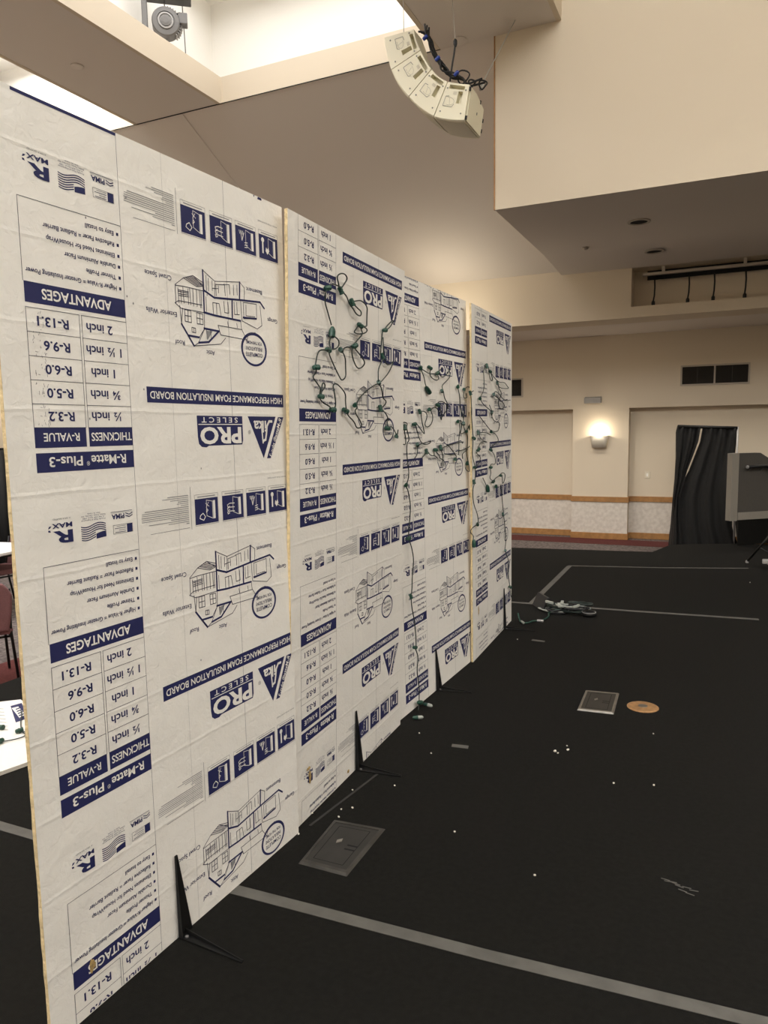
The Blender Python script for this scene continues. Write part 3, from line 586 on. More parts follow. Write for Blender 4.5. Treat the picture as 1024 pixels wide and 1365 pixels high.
# ------------------------------------------------------------------ black bracket stands
def bracket(B, u, vtop, vbot, dirx, leg, label, w=.085):
    base = B.p(u, vbot, .002); base.z = 0
    t = thing('bracket_stand', label, 'bracket', tuple(base), 'black bracket stands at the foot of the boards')
    ht = (B.p(u, vtop) - B.p(u, vbot)).length; A, Nn = B.A, B.N
    base = base + V((0, 0, .002))
    up = (B.p(u, vtop) - B.p(u, vbot)).normalized()
    m = MB(); m.prism([base + Nn * .002, base + A * w + Nn * .002, base + A * .010 + up * ht + Nn * .002, base + up * ht + Nn * .002], Nn * .004)
    m.prism([base + Nn * .006, base + Nn * .02, base + up * ht + Nn * .008, base + up * ht + Nn * .006], A * .004)
    m.build('upright_arm', 'black', t)
    d = V((dirx[0], dirx[1], 0)).normalized(); sd = V((-d.y, d.x, 0))
    g = MB(); b0 = base + Nn * .006
    g.prism([b0, b0 + sd * w * .5, b0 + d * leg + sd * .008, b0 + d * leg], (0, 0, .004))
    g.prism([b0 + sd * (w * .5), b0 + d * leg + sd * .008, b0 + d * leg + sd * .008 + V((0, 0, .006)), b0 + sd * (w * .5) + V((0, 0, .018))], sd * -.003)
    g.build('floor_arm', 'black', t)
    MB().lathe(b0 + d * .02 + sd * .012 + V((0, 0, .004)), [(.006, 0), (.006, .004), (.003, .006)], n=12).build('bolt', 'grey', t)
bracket(BD[0], .470, 1.523, 1.7715, (.235, -.01), .25, 'black tapered bracket stand at the foot of the nearest board', .06)
bracket(BD[1], .582, 1.262, 1.5295, (.222, .027), .225, 'black tapered bracket stand holding the second board')
bracket(BD[2], .508, 1.867, 2.104, (.212, .045), .215, 'black tapered bracket stand holding the third board')
bracket(BD[3], .850, 1.270, 1.5755, (.243, .047), .245, 'black tapered bracket stand at the farthest board')

# ------------------------------------------------------------------ strings of empty light sockets
def smooth_pts(pts, it=2):
    for _ in range(it):
        q = [pts[0]]
        for a, b_ in zip(pts, pts[1:]): q += [a * .75 + b_ * .25, a * .25 + b_ * .75]
        q.append(pts[-1]); pts = q
    return pts
def socket(parent, c, d, sz=1.0):
    d = V(d).normalized()
    m = MB(); m.lathe(c - d * .016 * sz, [(.007 * sz, 0), (.0105 * sz, .004 * sz), (.0105 * sz, .026 * sz), (.012 * sz, .028 * sz), (.012 * sz, .034 * sz), (.008 * sz, .034 * sz)], axis=d, n=10)
    e = d.cross(V((1, 0, .2))).normalized()
    m.frame_box(c - e * .012 * sz - d * .004, e * .024 * sz, d * .007, V((.007, 0, 0)))
    return m.build('socket', 'green', parent)
def light_string(key, label, off=.016, drop_to=None):
    b_, ws, ks, pl_ = WIRES[key]; B = BD[b_]; rng = random.Random(key)
    k0 = parse(ks)[0]
    t = thing('light_string', label, 'string lights', tuple(B.p(*k0[0], off)), 'strings of empty green light sockets')
    m = MB()
    for i, l in enumerate(parse(ws)):
        pts = [B.p(u, v, off + rng.uniform(-.008, .010)) for u, v in l]
        m.tube(smooth_pts(pts), .0030, 6)
    m.build('wire', 'wire', t, smooth=True)
    for i, (u, v) in enumerate(k0):
        ang = rng.uniform(-.5, .5) + (math.pi / 2 if rng.random() < .25 else 0)
        d = B.A * math.cos(ang) * rng.choice((-1, 1)) + B.D * math.sin(ang) + B.N * .25
        socket(t, B.p(u, v, off), d, rng.uniform(.82, 1.0))
    a, c = [B.p(u, v, off) for u, v in parse(pl_)[0][:2]]
    pg = MB(); d = (c - a); L = max(d.length, .03); d.normalize()
    pg.lathe(a - d * .01, [(.006, 0), (.012, .01), (.014, L * .6), (.014, L + .012), (.009, L + .016)], axis=d, n=10); pg.build('plug', 'green', t, smooth=False)
    return t
light_string('str1', 'tangled green socket string looped over the upper half of the second board')
light_string('drop', 'green socket string hanging straight down the left edge of the third board', .024)
light_string('str2', 'tangled green socket string looped over the upper half of the third board', .014)
light_string('drop2', 'green socket string hanging down the pale edge between third and farthest boards', .012)
light_string('str3', 'tangled green socket string on the farthest board')
# sockets fallen at the foot of the boards
for (x, y, dx, dy, lb) in ((-1.545, 3.65, .8, .5, 'pale-tipped socket lying at the joint of second and third boards'), (-1.565, 3.87, 1, -.25, 'pale-tipped socket lying at the foot of the third board')):
    t = thing('loose_socket', lb, 'socket', (x, y, 0), 'loose sockets on the floor'); d = V((dx, dy, 0)).normalized()
    MB().lathe(V((x, y, .0125)), [(.006, 0), (.009, .005), (.011, .024), (.011, .030)], axis=d, n=12).build('body', 'green', t)
    MB().lathe(V((x, y, .0125)) + d * .031, [(.011, 0), (.010, .022), (.004, .03)], axis=d, n=12).build('clip', 'clear', t)

# ------------------------------------------------------------------ heap of cables and adaptors at the far end
t = thing('power_adaptor', 'flat black box leaning on the cable heap at the tape', 'adaptor', (-1.46, 6.42, 0))
MB().frame_box((-1.565, 6.545, .004), (.135, -.20, .0), (.018, .012, -.002), (.045, .03, .115)).build('case', 'rubber', t, bevel=.004)
rng = random.Random(4)
t = thing('cable_heap', 'heap of pale and dark cables on the floor by the tape', 'cables', (-1.22, 6.34, 0))
for i in range(9):
    pts = []; cx, cy = -1.22 + rng.uniform(-.13, .13), 6.36 + rng.uniform(-.06, .07); rx, ry = rng.uniform(.05, .13), rng.uniform(.03, .07); z = .012 + .009 * i
    for k in range(26):
        a = k * .55 + i; pts.append(V((cx + rx * math.cos(a) * (1 + .2 * math.sin(k)), cy + ry * math.sin(a), z + .006 * math.sin(k * 1.3))))
    MB().tube(smooth_pts(pts, 1), .006, 6).build('cable', ('rubber', 'clear', 'wire')[i % 3], t, smooth=True)
for i in range(7):
    a = rng.uniform(0, 3.1); x, y = -1.24 + rng.uniform(-.14, .16), 6.34 + rng.uniform(-.07, .07)
    MB().frame_box((x, y, .05 + .005 * i), (.07 * math.cos(a), .07 * math.sin(a), .01), (-.025 * math.sin(a), .025 * math.cos(a), 0), (0, 0, .02)).build('connector', ('clear', 'black', 'clear')[i % 3], t, bevel=.003)
t = thing('power_adaptor', 'dark rounded adaptor with pale rim right of the cable heap', 'adaptor', (-1.02, 6.33, 0))
MB().lathe((-1.02, 6.33, .001), [(.05, 0), (.066, .012), (.06, .035), (.03, .05)], n=20).build('body', 'black', t, smooth=True)
MB().lathe((-1.02, 6.33, .036), [(.0605, -.004), (.0605, .002)], n=20).build('rim', 'greylight', t)
t = thing('extension_cord', 'green cord trailing from the farthest board to the cable heap', 'cord', (-1.53, 5.95, 0))
MB().tube(smooth_pts([V(p) for p in ((-1.55, 5.98, .06), (-1.53, 5.95, .02), (-1.50, 5.87, .008), (-1.44, 5.88, .008), (-1.42, 5.98, .008), (-1.36, 5.98, .008), (-1.32, 6.15, .008), (-1.36, 6.28, .012), (-1.30, 6.33, .03), (-1.24, 6.33, .05))]), .0065, 8).build('cable', 'green', t, smooth=True)
MB().lathe((-1.385, 5.975, .012), [(.011, 0), (.011, .05), (.006, .055)], axis=(1, .1, 0), n=10).build('coupling', 'greylight', t)
MB().lathe((-1.50, 5.90, .012), [(.011, 0), (.011, .045), (.006, .05)], axis=(.6, -.8, 0), n=10).build('plug', 'clear', t)

# ------------------------------------------------------------------ curved speaker array
sp = thing('speaker_array', 'curved ivory line array of four loudspeakers hanging from the ceiling', 'loudspeaker', (-2.5, 6.6, 4.9))
Y0, Y1 = 6.40, 6.84
OUT = [[(-2.911, 5.129), (-2.884, 4.985), (-2.846, 4.847)], [(-2.843, 4.841), (-2.772, 4.70), (-2.680, 4.582)], [(-2.675, 4.577), (-2.565, 4.462), (-2.441, 4.369)], [(-2.435, 4.364), (-2.305, 4.315), (-2.155, 4.283)]]
INN = [[(-2.619, 5.135), (-2.598, 5.04), (-2.560, 4.950)], [(-2.556, 4.944), (-2.51, 4.85), (-2.458, 4.770)], [(-2.453, 4.764), (-2.385, 4.69), (-2.308, 4.636)], [(-2.302, 4.632), (-2.21, 4.60), (-2.106, 4.571)]]
def cut(o, cutters):
    for c in cutters:
        md = o.modifiers.new('cut', 'BOOLEAN'); md.operation = 'DIFFERENCE'; md.object = c; md.solver = 'EXACT'
    bpy.context.view_layer.update(); dg = bpy.context.evaluated_depsgraph_get(); me = bpy.data.meshes.new_from_object(o.evaluated_get(dg))
    o.modifiers.clear(); o.data = me
    for c in cutters: bpy.data.objects.remove(c)
for i in range(4):
    o_, n_ = OUT[i], INN[i]
    def bl(s, r, y):
        def lin(a, x):
            a0, a1, a2 = [V((p[0], 0, p[1])) for p in a]
            return a0 * (1 - x) * (1 - 2 * x) + a1 * 4 * x * (1 - x) + a2 * x * (2 * x - 1)
        q = lin(o_, r) * (1 - s) + lin(n_, r) * s; q.y = y; return q
    body = MB(); R = [0, .25, .5, .75, 1]
    # cross-section across the depth: s from front (outer) to rear (inner) with a chamfered far rear corner
    sec = [(0.0, Y0 + .012), (.03, Y0), (1, Y0), (1, Y0 + .19), (.83, Y1), (0.0, Y1)]
    vs = [bl(s, r, y) for r in R for s, y in sec]; k = len(sec)
    body.add(vs, [(a * k + b_, a * k + (b_ + 1) % k, (a + 1) * k + (b_ + 1) % k, (a + 1) * k + b_) for a in range(4) for b_ in range(k)] + [tuple(range(k)), tuple(4 * k + j for j in range(k))[::-1]])
    ob = body.build('cabinet', 'ivory', sp)
    def pocket(s0, s1, r0, r1, d):
        m = MB(); m.prism([bl(s0, r0, Y0 - .02), bl(s1, r0, Y0 - .02), bl(s1, r1, Y0 - .02), bl(s0, r1, Y0 - .02)], (0, d + .02, 0)); return m.build('c', 'ivory', sp)
    cut(ob, [pocket(.835, .945, .16, .84, .07), pocket(.47, .80, .62, .80, .06)])
    # front grille, set on the outer arc
    g = MB(); RR = [j / 8 for j in range(9)]; vs = []
    for r in RR:
        for y in (Y0 + .03, Y0 + .10, Y1 - .10, Y1 - .03): q = bl(-.025 if Y0 + .05 < y < Y1 - .05 else -.012, .03 + .94 * r, y); vs.append(q)
    g.add(vs, [(a * 4 + j, a * 4 + j + 1, a * 4 + 4 + j + 1, a * 4 + 4 + j) for a in range(8) for j in range(3)]); go = g.build('grille', 'ivory2', ob); go.modifiers.new('s', 'SOLIDIFY').thickness = .006
    # printed emblem lines and small badge
    d = MB()
    def ln(a, b_, w=.0042):
        pa, pb = bl(*a, Y0 - .004), bl(*b_, Y0 - .004); dd = (pb - pa).normalized(); nn = V((-dd.z, 0, dd.x)) * w / 2; d.add([pa - nn, pb - nn, pb + nn, pa + nn], [(0, 1, 2, 3)])
    ln((.36, .16), (.62, .16)); ln((.36, .16), (.36, .50)); ln((.36, .50), (.44, .56)); ln((.62, .16), (.64, .30))
    arc = [(.50 + .10 * math.cos(a), .36 + .19 * math.sin(a)) for a in [j * .5 - .4 for j in range(9)]]
    for a, c in zip(arc, arc[1:]): ln(a, c, .0018)
    ln((.42, .40), (.58, .34), .0018)
    d.build('emblem', 'printgrey', ob)
    bdg = MB(); bdg.prism([bl(.70, .42, Y0 - .003), bl(.78, .42, Y0 - .003), bl(.78, .56, Y0 - .003), bl(.70, .56, Y0 - .003)], (0, .004, 0)); bdg.build('badge', 'ivory2', ob)
    for s, r in ((.2, .14), (.2, .86), (.84, .1), (.84, .9)):
        MB().lathe(bl(s, r, Y0 - .0005), [(.007, 0), (.007, .003), (.003, .004)], axis=(0, -1, 0), n=8).build('screw', 'printgrey', ob)
# lower end plate with dark slots
def ep(s, y, h=0):
    a, b_ = V((OUT[3][2][0], 0, OUT[3][2][1])), V((INN[3][2][0], 0, INN[3][2][1])); d = (b_ - a); n_ = V((d.z, 0, -d.x)).normalized(); q = a + d * s + n_ * h; q.y = y; return q
pl_ = MB(); P6 = [(.03, Y0 + .03), (.97, Y0 + .03), (.97, Y0 + .18), (.81, Y1 - .03), (.03, Y1 - .02)]
pl_.add([ep(s, y, .001) for s, y in P6] + [ep(s, y, .012) for s, y in P6], [tuple(range(5)), tuple(range(5, 10))] + [(j, (j + 1) % 5, 5 + (j + 1) % 5, 5 + j) for j in range(5)]); pl_.build('end_plate', 'ivory', sp)
for s, y in ((.1, Y0 + .012), (.9, Y0 + .012), (.88, Y0 + .30), (.50, Y1 - .012), (.2, Y1 - .012)):
    m = MB(); a = ep(s - .05, y, .008); b_ = ep(s + .05, y, .008); m.tube([a, b_], .011, 8); m.build('rigging_pin', 'black', sp)
m = MB(); m.prism([ep(.45, Y0 + .24, .0125), ep(.52, Y0 + .24, .0125), ep(.52, Y0 + .25, .0125), ep(.45, Y0 + .25, .0125)], ep(0, 0, .004) - ep(0, 0, 0)); m.build('plate_badge', 'printgrey', sp)
# black cables bundled behind the array, with blue connectors
rng = random.Random(11)
t = thing('speaker_cables', 'bundle of black speaker cables with blue connectors behind the array', 'cables', (-2.4, 6.5, 4.9))
for i in range(7):
    pts = []
    a = rng.randrange(0, 3)
    for k in range(10):
        s = k / 9; j = min(int(s * 4), 3); f = s * 4 - j if s < 1 else 1
        q0, q1 = INN[j][0], INN[j][2]; x = q0[0] * (1 - f) + q1[0] * f; z = q0[1] * (1 - f) + q1[1] * f
        bow = .02 + .10 * abs(math.sin(s * (5 + i % 3) * 2.2 + i))
        pts.append(V((x + bow * .75, 6.46 + .018 * i + rng.uniform(-.02, .02), z + bow * .55)))
    MB().tube(smooth_pts(pts[0:8 + i % 3]), .0085, 6).build('cable', 'rubber', t, smooth=True)
for i, (x, z) in enumerate(((-2.555, 5.06), (-2.44, 4.86), (-2.265, 4.70))):
    MB().lathe((x, 6.46, z), [(.014, 0), (.017, .02), (.017, .04), (.010, .05)], axis=(.8, 0, .55), n=12).build('connector', 'blue', t)
for i, (x, z, r) in enumerate(((-2.20, 4.70, .055), (-2.12, 4.63, .03), (-2.02, 4.60, .035))):
    MB().tube([V((x + r * math.cos(a), 6.52 + .02 * math.sin(a * 2), z + r * math.sin(a))) for a in [k * .35 for k in range(19)]], .007, 6).build('cable_loop', 'rubber', t, smooth=True)
# hanging lines
t = thing('hanging_cable', 'black cable on a thin wire dropping from the ceiling to the speaker array', 'cable', (-2.32, 6.5, ZB))
MB().lathe((-2.663, 7.753, ZB), [(.085, -.001), (.085, -.008), (.06, -.012)], n=24).build('ceiling_ring', 'ceil', t)
MB().tube([(-2.325, 6.5, ZB), (-2.293, 6.5, 5.345), (-2.267, 6.5, 4.995)], .004, 6).build('hanger_wire', 'ledge', t)
MB().tube(smooth_pts([V(p) for p in ((-2.267, 6.5, 5.01), (-2.272, 6.5, 4.93), (-2.30, 6.5, 4.80), (-2.318, 6.5, 4.68))]), .008, 6).build('cord', 'rubber', t, smooth=True)
MB().lathe((-2.267, 6.5, 4.955), [(.01, 0), (.017, .02), (.017, .05), (.008, .065)], n=10).build('plug', 'rubber', t)
t = thing('stay_wire', 'thin steel stay wire from soffit to lower end of speaker array', 'wire', (-2.035, 7.64, ZB))
MB().tube([(-2.035, 7.64, ZB), (-2.07, 6.60, 4.62)], .0045, 6).build('wire', 'clear', t)
MB().lathe((-2.07, 6.60, 4.60), [(.012, 0), (.014, .02), (.012, .11), (.004, .14)], axis=(.035, 1.04, 1.03), n=8).build('turnbuckle', 'greylight', t)
t = thing('hanging_wire', 'short suspension wire and shackle above the top cabinet', 'wire', (-2.80, 6.6, 7.2))
MB().tube([(-2.80, 6.60, 5.17), (-2.80, 6.60, 7.24)], .003, 6).build('wire', 'greylight', t)
MB().lathe((-2.80, 6.60, 5.13), [(.012, 0), (.016, .02), (.016, .05), (.005, .075)], n=10).build('shackle', 'greylight', t)

# ------------------------------------------------------------------ fixture in the bright tray
cx, cy, cz = -5.98, 7.12, 6.29
t = thing('tray_fixture', 'grey motorised fixture with round ribbed drum hanging in bright tray', 'fixture', (cx, cy, cz + .3))
ax = V((.62, -.78, -.05)).normalized()
sdv = V((-.78, -.62, 0)).normalized()
drum = MB().lathe(V((cx, cy, cz)) - ax * .10, [(.13, 0), (.155, .01), (.155, .16), (.145, .175), (.10, .18), (.10, .17), (.06, .17), (.06, .19), (.03, .195)], axis=ax, n=32).build('drum', 'grey', t)
for k in range(14):
    a = math.pi * (.55 + k * .055); e = sdv * math.cos(a) + V((0, 0, 1)) * math.sin(a)
    MB().frame_box(V((cx, cy, cz)) - ax * .09 + e * .155 - sdv * .006, sdv * .012, ax * .13, e * .022).build('rib', 'greylight', drum)
MB().lathe(V((cx, cy, cz)) + ax * .075, [(.085, 0), (.085, .014), (.07, .016), (.07, .002)], axis=ax, n=28).build('face_ring', 'greylight', drum)
side = V((cx, cy, cz)) + sdv * .2 - ax * .05
MB().prism([side + V((0, 0, -.17)), side + sdv * .06 + V((0, 0, -.10)), side + sdv * .06 + V((0, 0, .5)), side + V((0, 0, .5))], ax * .12).build('yoke', 'grey', t, bevel=.01)
MB().frame_box(V((cx, cy, cz + .26)) + sdv * .26 - ax * .12, -sdv * .55, ax * .24, (0, 0, .24)).build('motor_housing', 'darksteel', t, bevel=.01)
MB().frame_box(V((cx, cy, cz)) - sdv * .14 - ax * .08, -sdv * .10, ax * .13, (0, 0, .12)).build('gear_box', 'grey', t, bevel=.008)
MB().tube([(cx, cy, cz + .5), (cx, cy, 7.25)], .03, 10).build('hanger', 'grey', t)
for i, (dx, dy) in enumerate(((-.9, -.62), (-.35, -.16), (.04, .02), (.28, .22))):
    MB().tube(smooth_pts([V((cx + dx * .4 - .05, cy + dy - .0, 7.2)), V((cx + dx * .4 - .05, cy + dy, 6.6)), V((cx + dx * .4 - .03, cy + dy, 6.2)), V((cx + dx * .4 - .03, cy + dy + .01, ZB + .075))]), .006, 6).build('cord', 'grey', t, smooth=True)

# ------------------------------------------------------------------ black curtain on its stand, by the back wall
YC = 12.7
def interp(tab, z):
    tab = sorted(tab, key=lambda p: p[1])
    if z <= tab[0][1]: return tab[0][0]
    for (x0, z0), (x1, z1) in zip(tab, tab[1:]):
        if z <= z1: return x0 + (x1 - x0) * (z - z0) / (z1 - z0)
    return tab[-1][0]
SL = [(-.346, 1.60), (-.379, 1.356), (-.457, 1.118), (-.559, .813), (-.653, .448), (-.653, .147), (-.60, -.44)]
LE = [(-.702, 1.60), (-.732, 1.488), (-.722, 1.081), (-.729, .708), (-.754, .332), (-.788, -.048), (-.815, -.25), (-.825, -.44)]
RE = [(.159, 1.557), (.150, 1.352), (.13, 1.083), (.12, .539), (.14, -.009), (.221, -.25), (.23, -.44)]
t = thing('black_curtain', 'black cloth curtain with open slit hanging on a pipe stand', 'curtain', (-.28, YC, ZF))
def panel(left, right, nfold, seed, back=False):
    m = MB(); nu, nz = 60, 50; rng = random.Random(seed); ph = rng.uniform(0, 6)
    for j in range(nz + 1):
        z = -.44 + 2.03 * j / nz
        a, b_ = left(z), right(z)
        for i in range(nu + 1):
            s = i / nu; x = a + (b_ - a) * s; amp = .022 * (1 if z < 1.5 else max(0, (1.6 - z) * 10))
            y = YC + amp * math.sin(s * nfold * 6.28 + ph + .6 * math.sin(z * 2)) + .010 * math.sin(s * nfold * 13 + ph * 2 + z * 3 * s) + .02 * math.sin(z * 5 + s * 9) * (s > .3) * (s - .3)
            if back and s < .5 and z < .4: y += .55 * (1 - s * 2) * min(1, (.4 - z) / .6)
            zt = z + (.03 * (1 - s) if back else -.03 * s * (z > 1.4))
            m.v.append(V((x, y, zt)))
    for j in range(nz):
        for i in range(nu): q = j * (nu + 1) + i; m.f.append((q, q + 1, q + nu + 2, q + nu + 1)); m.m.append(0)
    o = m.build('curtain_panel', 'cloth', t, smooth=True); o.modifiers.new('s', 'SOLIDIFY').thickness = .006
gap = lambda z: .017 * max(0, min(1, (z - .75) / .15)) - .004
panel(lambda z: interp(LE, z), lambda z: interp(SL, z) - gap(z), 2.5, 1, True)
panel(lambda z: interp(SL, z) + gap(z), lambda z: interp(RE, z), 3.2, 2)
MB().tube([(-.70, YC, 1.60), (.165, YC, 1.56)], .026, 10).build('top_rail', 'black', t, smooth=True)
MB().tube([(.17, YC, ZF + .01), (.165, YC, 1.58)], .016, 10).build('upright_pole', 'greylight', t, smooth=True)
MB().tube([(-.66, YC + .06, ZF + .01), (-.66, YC + .06, 1.58)], .016, 10).build('upright_pole', 'greylight', t, smooth=True)
for x in (.17, -.66): MB().box(x - .2, x + .2, YC - .13, YC + .2, ZF + .0005, ZF + .01).build('base_plate', 'black', t)

# ------------------------------------------------------------------ riser, knee wall with handrail, tripod at right
struct('floor_riser', MB().prism([(.19, 10.80, .001), (.55, 11.15, .001), (3.5, 11.15, .001), (3.5, 13.8, .001), (.19, 13.8, .001)], (0, 0, .34)), 'stage')
p0, p1, p2 = V((.088, 10.735, 0)), V((.175, 10.812, 0)), V((.555, 11.146, 0))
dv = (p2 - p1).normalized(); dn = V((-dv.y, dv.x, 0))
t = thing('knee_wall', 'grey panelled ramp wall with sloping top beside black curtain', 'railing wall', (.3, 10.95, .345))
p3 = p1 + dv * 1.5
MB().prism([p1 + V((0, 0, .345)), p3 + V((0, 0, .345)), p3 + V((0, 0, .62)), p1 + dv * .34 + V((0, 0, 1.235)), p1 + V((0, 0, 1.235))], dn * .10).build('panel', 'kneewall', t)
MB().prism([p0 + V((0, 0, .335)), p1 + V((0, 0, .33)), p1 + V((0, 0, 1.24)), p0 + V((0, 0, 1.235))], dn * .09).build('end_cap', 'kneecap', t, bevel=.004)  # lamp light on the end face is put into its lighter grey
MB().prism([p1 - dn * .012 + V((0, 0, .345)), p3 - dn * .012 + V((0, 0, .345)), p3 - dn * .012 + V((0, 0, .45)), p1 - dn * .012 + V((0, 0, .445))], dn * .011).build('base_trim', 'kneecap', t)
rl = MB(); a = p1 + dv * .08 - dn * .07 + V((0, 0, 1.055)); c = p1 + dv * .37 - dn * .07 + V((0, 0, 1.06)); e = p1 + dv * 1.3 - dn * .07 + V((0, 0, .62))
rl.tube([a, c, e], .022, 10); ro = rl.build('handrail', 'black', t, smooth=True)
for q in (.16, .36): MB().tube([p1 + dv * q + V((0, 0, 1.0)), p1 + dv * q - dn * .07 + V((0, 0, 1.05))], .008, 8).build('bracket', 'grey', ro)
MB().lathe(a - dv * .02, [(.02, 0), (.023, .01), (.022, .02)], axis=dv, n=10).build('rail_cap', 'greylight', ro)
# tripod, only its near legs in the frame
t = thing('tripod_stand', 'black tripod stand on black floor at right frame edge', 'tripod', (.50, 9.30, 0))
top = V((.52, 9.32, .44))
MB().tube([(.52, 9.32, .10), (.52, 9.32, 1.1)], .018, 10).build('column', 'black', t, smooth=True)
for fx, fy in ((.275, 9.48), (.50, 8.98), (.80, 9.55)):
    l = MB().tube([top + V((0, 0, -.04)), (fx, fy, .014)], .013, 8).build('leg', 'black', t, smooth=True)
    MB().lathe((fx, fy, .0006), [(.018, 0), (.018, .02), (.012, .03)], n=10).build('foot', 'greylight', l)
    MB().tube([(.52, 9.32, .14), top * .5 + V((fx, fy, .0)) * .5 + V((0, 0, -.02))], .008, 6).build('brace', 'black', t)
MB().lathe((.52, 9.32, .38), [(.03, 0), (.036, .01), (.036, .08), (.026, .09)], n=14).build('collar', 'grey', t)
MB().box(.42, .54, 9.16, 9.24, .05, .10).build('clip', 'greylight', t, bevel=.01)

# ------------------------------------------------------------------ left background: chairs, table, drape, spare board lying on the stage
def chair(loc, rz, label):
    R_ = Matrix.Rotation(rz, 3, 'Z'); L = V(loc)
    def w(p): return R_ @ V(p) + L
    t = thing('stacking_chair', label, 'chair', loc, 'mauve padded stacking chairs')
    def pad(name, o, a, b_, c, parent):
        m = MB(); m.frame_box(w(o), R_ @ V(a), R_ @ V(b_), R_ @ V(c)); return m.build(name, 'mauve', parent, bevel=.03)
    pad('seat', (-.23, -.22, .42), (.46, 0, 0), (0, .44, 0), (0, 0, .07), t)
    m = MB(); prof = []
    for j in range(9):
        s = j / 8; hw = .20 + .03 * math.sin(s * 2.4) - (.06 * max(0, s - .8) / .2)
        prof.append((hw, .46 + .42 * s, .20 + .10 * s))
    for hw, z, y in prof: m.v += [w((-hw, y, z)), w((hw, y, z)), w((hw * .96, y + .05, z)), w((-hw * .96, y + .05, z))]
    for j in range(8):
        for k in range(4): m.f.append((4 * j + k, 4 * j + (k + 1) % 4, 4 * j + 4 + (k + 1) % 4, 4 * j + 4 + k))
    m.f += [(0, 1, 2, 3), (32, 33, 34, 35)]; m.m = [0] * len(m.f); m.build('backrest', 'mauve', t, bevel=.015)
    for sx in (-1, 1):
        MB().tube([w((sx * .21, -.2, .42)), w((sx * .23, -.24, .008))], .012, 8).build('leg', 'black', t, smooth=True)
        MB().tube([w((sx * .21, .27, .82)), w((sx * .21, .2, .46)), w((sx * .235, .30, .008))], .012, 8).build('leg', 'black', t, smooth=True)
    MB().tube([w((-.21, .18, .40)), w((.21, .18, .40)), w((.21, -.18, .40)), w((-.21, -.18, .40)), w((-.21, .18, .40))], .010, 8).build('seat_frame', 'black', t, smooth=True)
    return t
chair((-5.65, 4.015, ZF + .004), math.radians(-120.6), 'mauve padded chair nearest the stage, cut by left frame edge')
chair((-7.93, 5.98, ZF + .004), math.radians(-4), 'mauve padded chair behind the white table at far left')
t = thing('round_table', 'white topped table at left frame edge by mauve chairs', 'table', (-7.95, 5.55, ZF))
MB().lathe((-7.95, 5.55, .275), [(.60, 0), (.61, .01), (.61, .034), (.60, .04)], n=48).build('table_top', 'tablewhite', t)
MB().lathe((-7.95, 5.55, .245), [(.56, 0), (.56, .029)], n=40).build('apron', 'black', t)
MB().lathe((-7.95, 5.55, ZF + .004), [(.17, 0), (.17, .012), (.05, .03), (.035, .1), (.035, .69)], n=24).build('pedestal', 'black', t)
t = thing('black_drape', 'black floor length drape against the far left wall', 'drape', (XL + .2, 8.0, ZF))
m = MB(); nu = 90
for z in (ZF + .01, .4, 1.40):
    for i in range(nu + 1): s = i / nu; m.v.append(V((XL + .22 + .05 * math.sin(s * 60) + .02 * math.sin(s * 23), 5.6 + 2.62 * s, z)))
for j in range(2):
    for i in range(nu): q = j * (nu + 1) + i; m.f.append((q, q + 1, q + nu + 2, q + nu + 1)); m.m.append(0)
o = m.build('cloth', 'cloth', t, smooth=True); o.modifiers.new('s', 'SOLIDIFY').thickness = .008
MB().tube([(XL + .22, 5.5, 1.41), (XL + .22, 8.24, 1.41)], .025, 8).build('top_rail', 'black', t)
MB().tube([(XL + .22, 8.24, ZF + .003), (XL + .22, 8.24, 1.41)], .025, 8).build('upright_pole', 'black', t)
point('left_wall_lamp', (XL + .45, 7.7, 2.3), 12, .06)
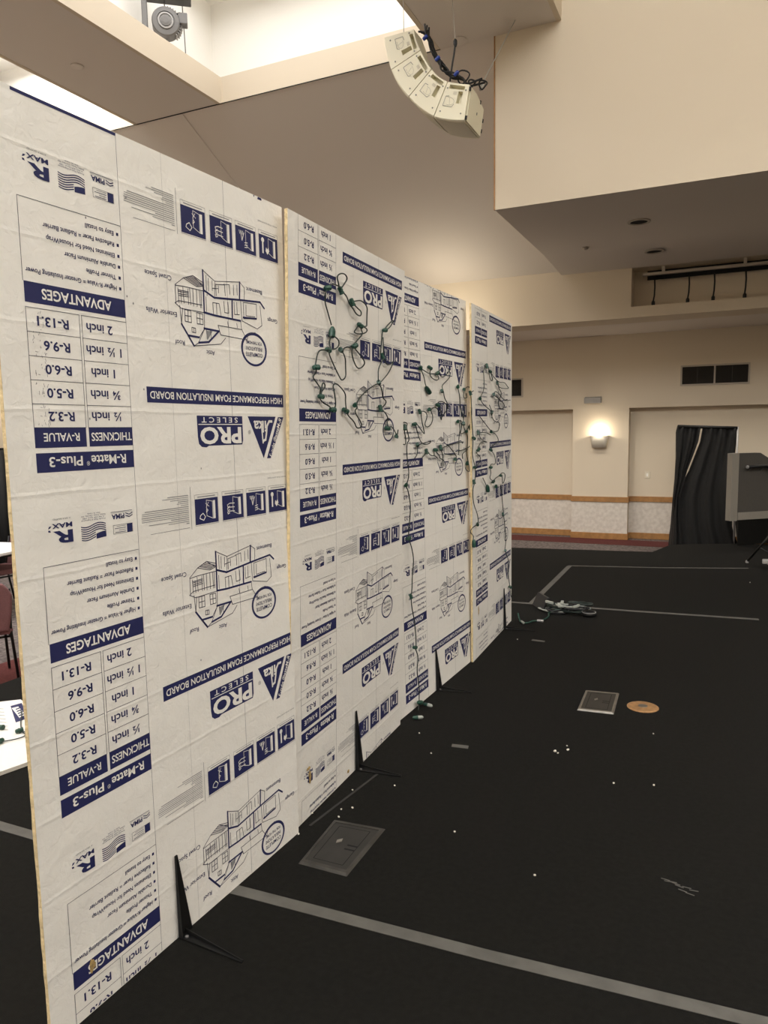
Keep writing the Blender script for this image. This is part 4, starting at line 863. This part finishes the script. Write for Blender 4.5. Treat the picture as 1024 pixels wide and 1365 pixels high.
# spare board lying on the stage with a socket string on it
BL = Board((-4.02, 2.995, .0), (0, 0, 0), (0, 0, 0), (0, 0, 1), 1)
t = thing('insulation_board', 'white insulation board lying flat on the stage behind the row', 'insulation board', (-3.6, 2.7, 0))
c4 = [V((-4.26, 2.62, .02)), V((-3.86, 2.975, .02)), V((-3.02, 2.62, .02)), V((-3.19, 1.95, .02))]
MB().prism([p + V((0, 0, -.0195)) for p in c4], (0, 0, .0190)).build('foam_core', 'facer', t)
fl = MB(); fl.add(c4, [(0, 1, 2, 3)])
Z2 = .0206
bo = [(-3.822, 2.874), (-3.803, 2.935), (-3.560, 2.785), (-3.571, 2.71)]; cx_, cy_ = -3.689, 2.826
fl.add([(x, y, Z2) for x, y in bo], [(0, 1, 2, 3)], 1)
fl.add([(cx_ + (x - cx_) * .72, cy_ + (y - cy_) * .55, Z2 + .0003) for x, y in bo], [(0, 1, 2, 3)], 2)
for k in range(5):
    x = -3.75 + .034 * k; y = 2.868 - .0205 * k; fl.add([(x, y - .017, Z2 + .0006), (x + .016, y - .026, Z2 + .0006), (x + .016, y + .008, Z2 + .0006), (x, y + .017, Z2 + .0006)], [(0, 1, 2, 3)], 1)
for k in range(7):
    x = -3.93 + .05 * k; y = 2.80 - .034 * k; fl.add([(x, y, Z2), (x + .11, y + .028, Z2), (x + .111, y + .022, Z2), (x + .001, y - .006, Z2)], [(0, 1, 2, 3)], 4)
fl.build('facer', ['facer', 'ink', 'facer', 'line', 'smallprint'], t, uvf=lambda p: (p.x, p.y))
t = thing('light_string', 'green socket string lying on the flat board behind the row', 'string lights', (-3.4, 2.55, .02), 'strings of empty green light sockets')
pts = [V((x, y, .028)) for x, y in ((-3.75, 2.45), (-3.60, 2.42), (-3.48, 2.43), (-3.395, 2.49), (-3.35, 2.55), (-3.345, 2.60), (-3.41, 2.62), (-3.52, 2.70), (-3.62, 2.79), (-3.69, 2.84))]
MB().tube(smooth_pts(pts), .003, 6).build('wire', 'wire', t, smooth=True)
MB().tube(smooth_pts([V((-3.41, 2.615, .030)), V((-3.35, 2.64, .03)), V((-3.28, 2.66, .03))]), .003, 6).build('wire', 'wire', t, smooth=True)
for x, y, dx, dy in ((-3.565, 2.61, 1, .1), (-3.40, 2.485, .3, -1), (-3.425, 2.615, .4, .9), (-3.62, 2.42, 1, .2)): socket(t, V((x, y, .034)), V((dx, dy, .05)), 1.15)
for o in bpy.data.objects: 
    if o.type == 'MESH': o.data.update()
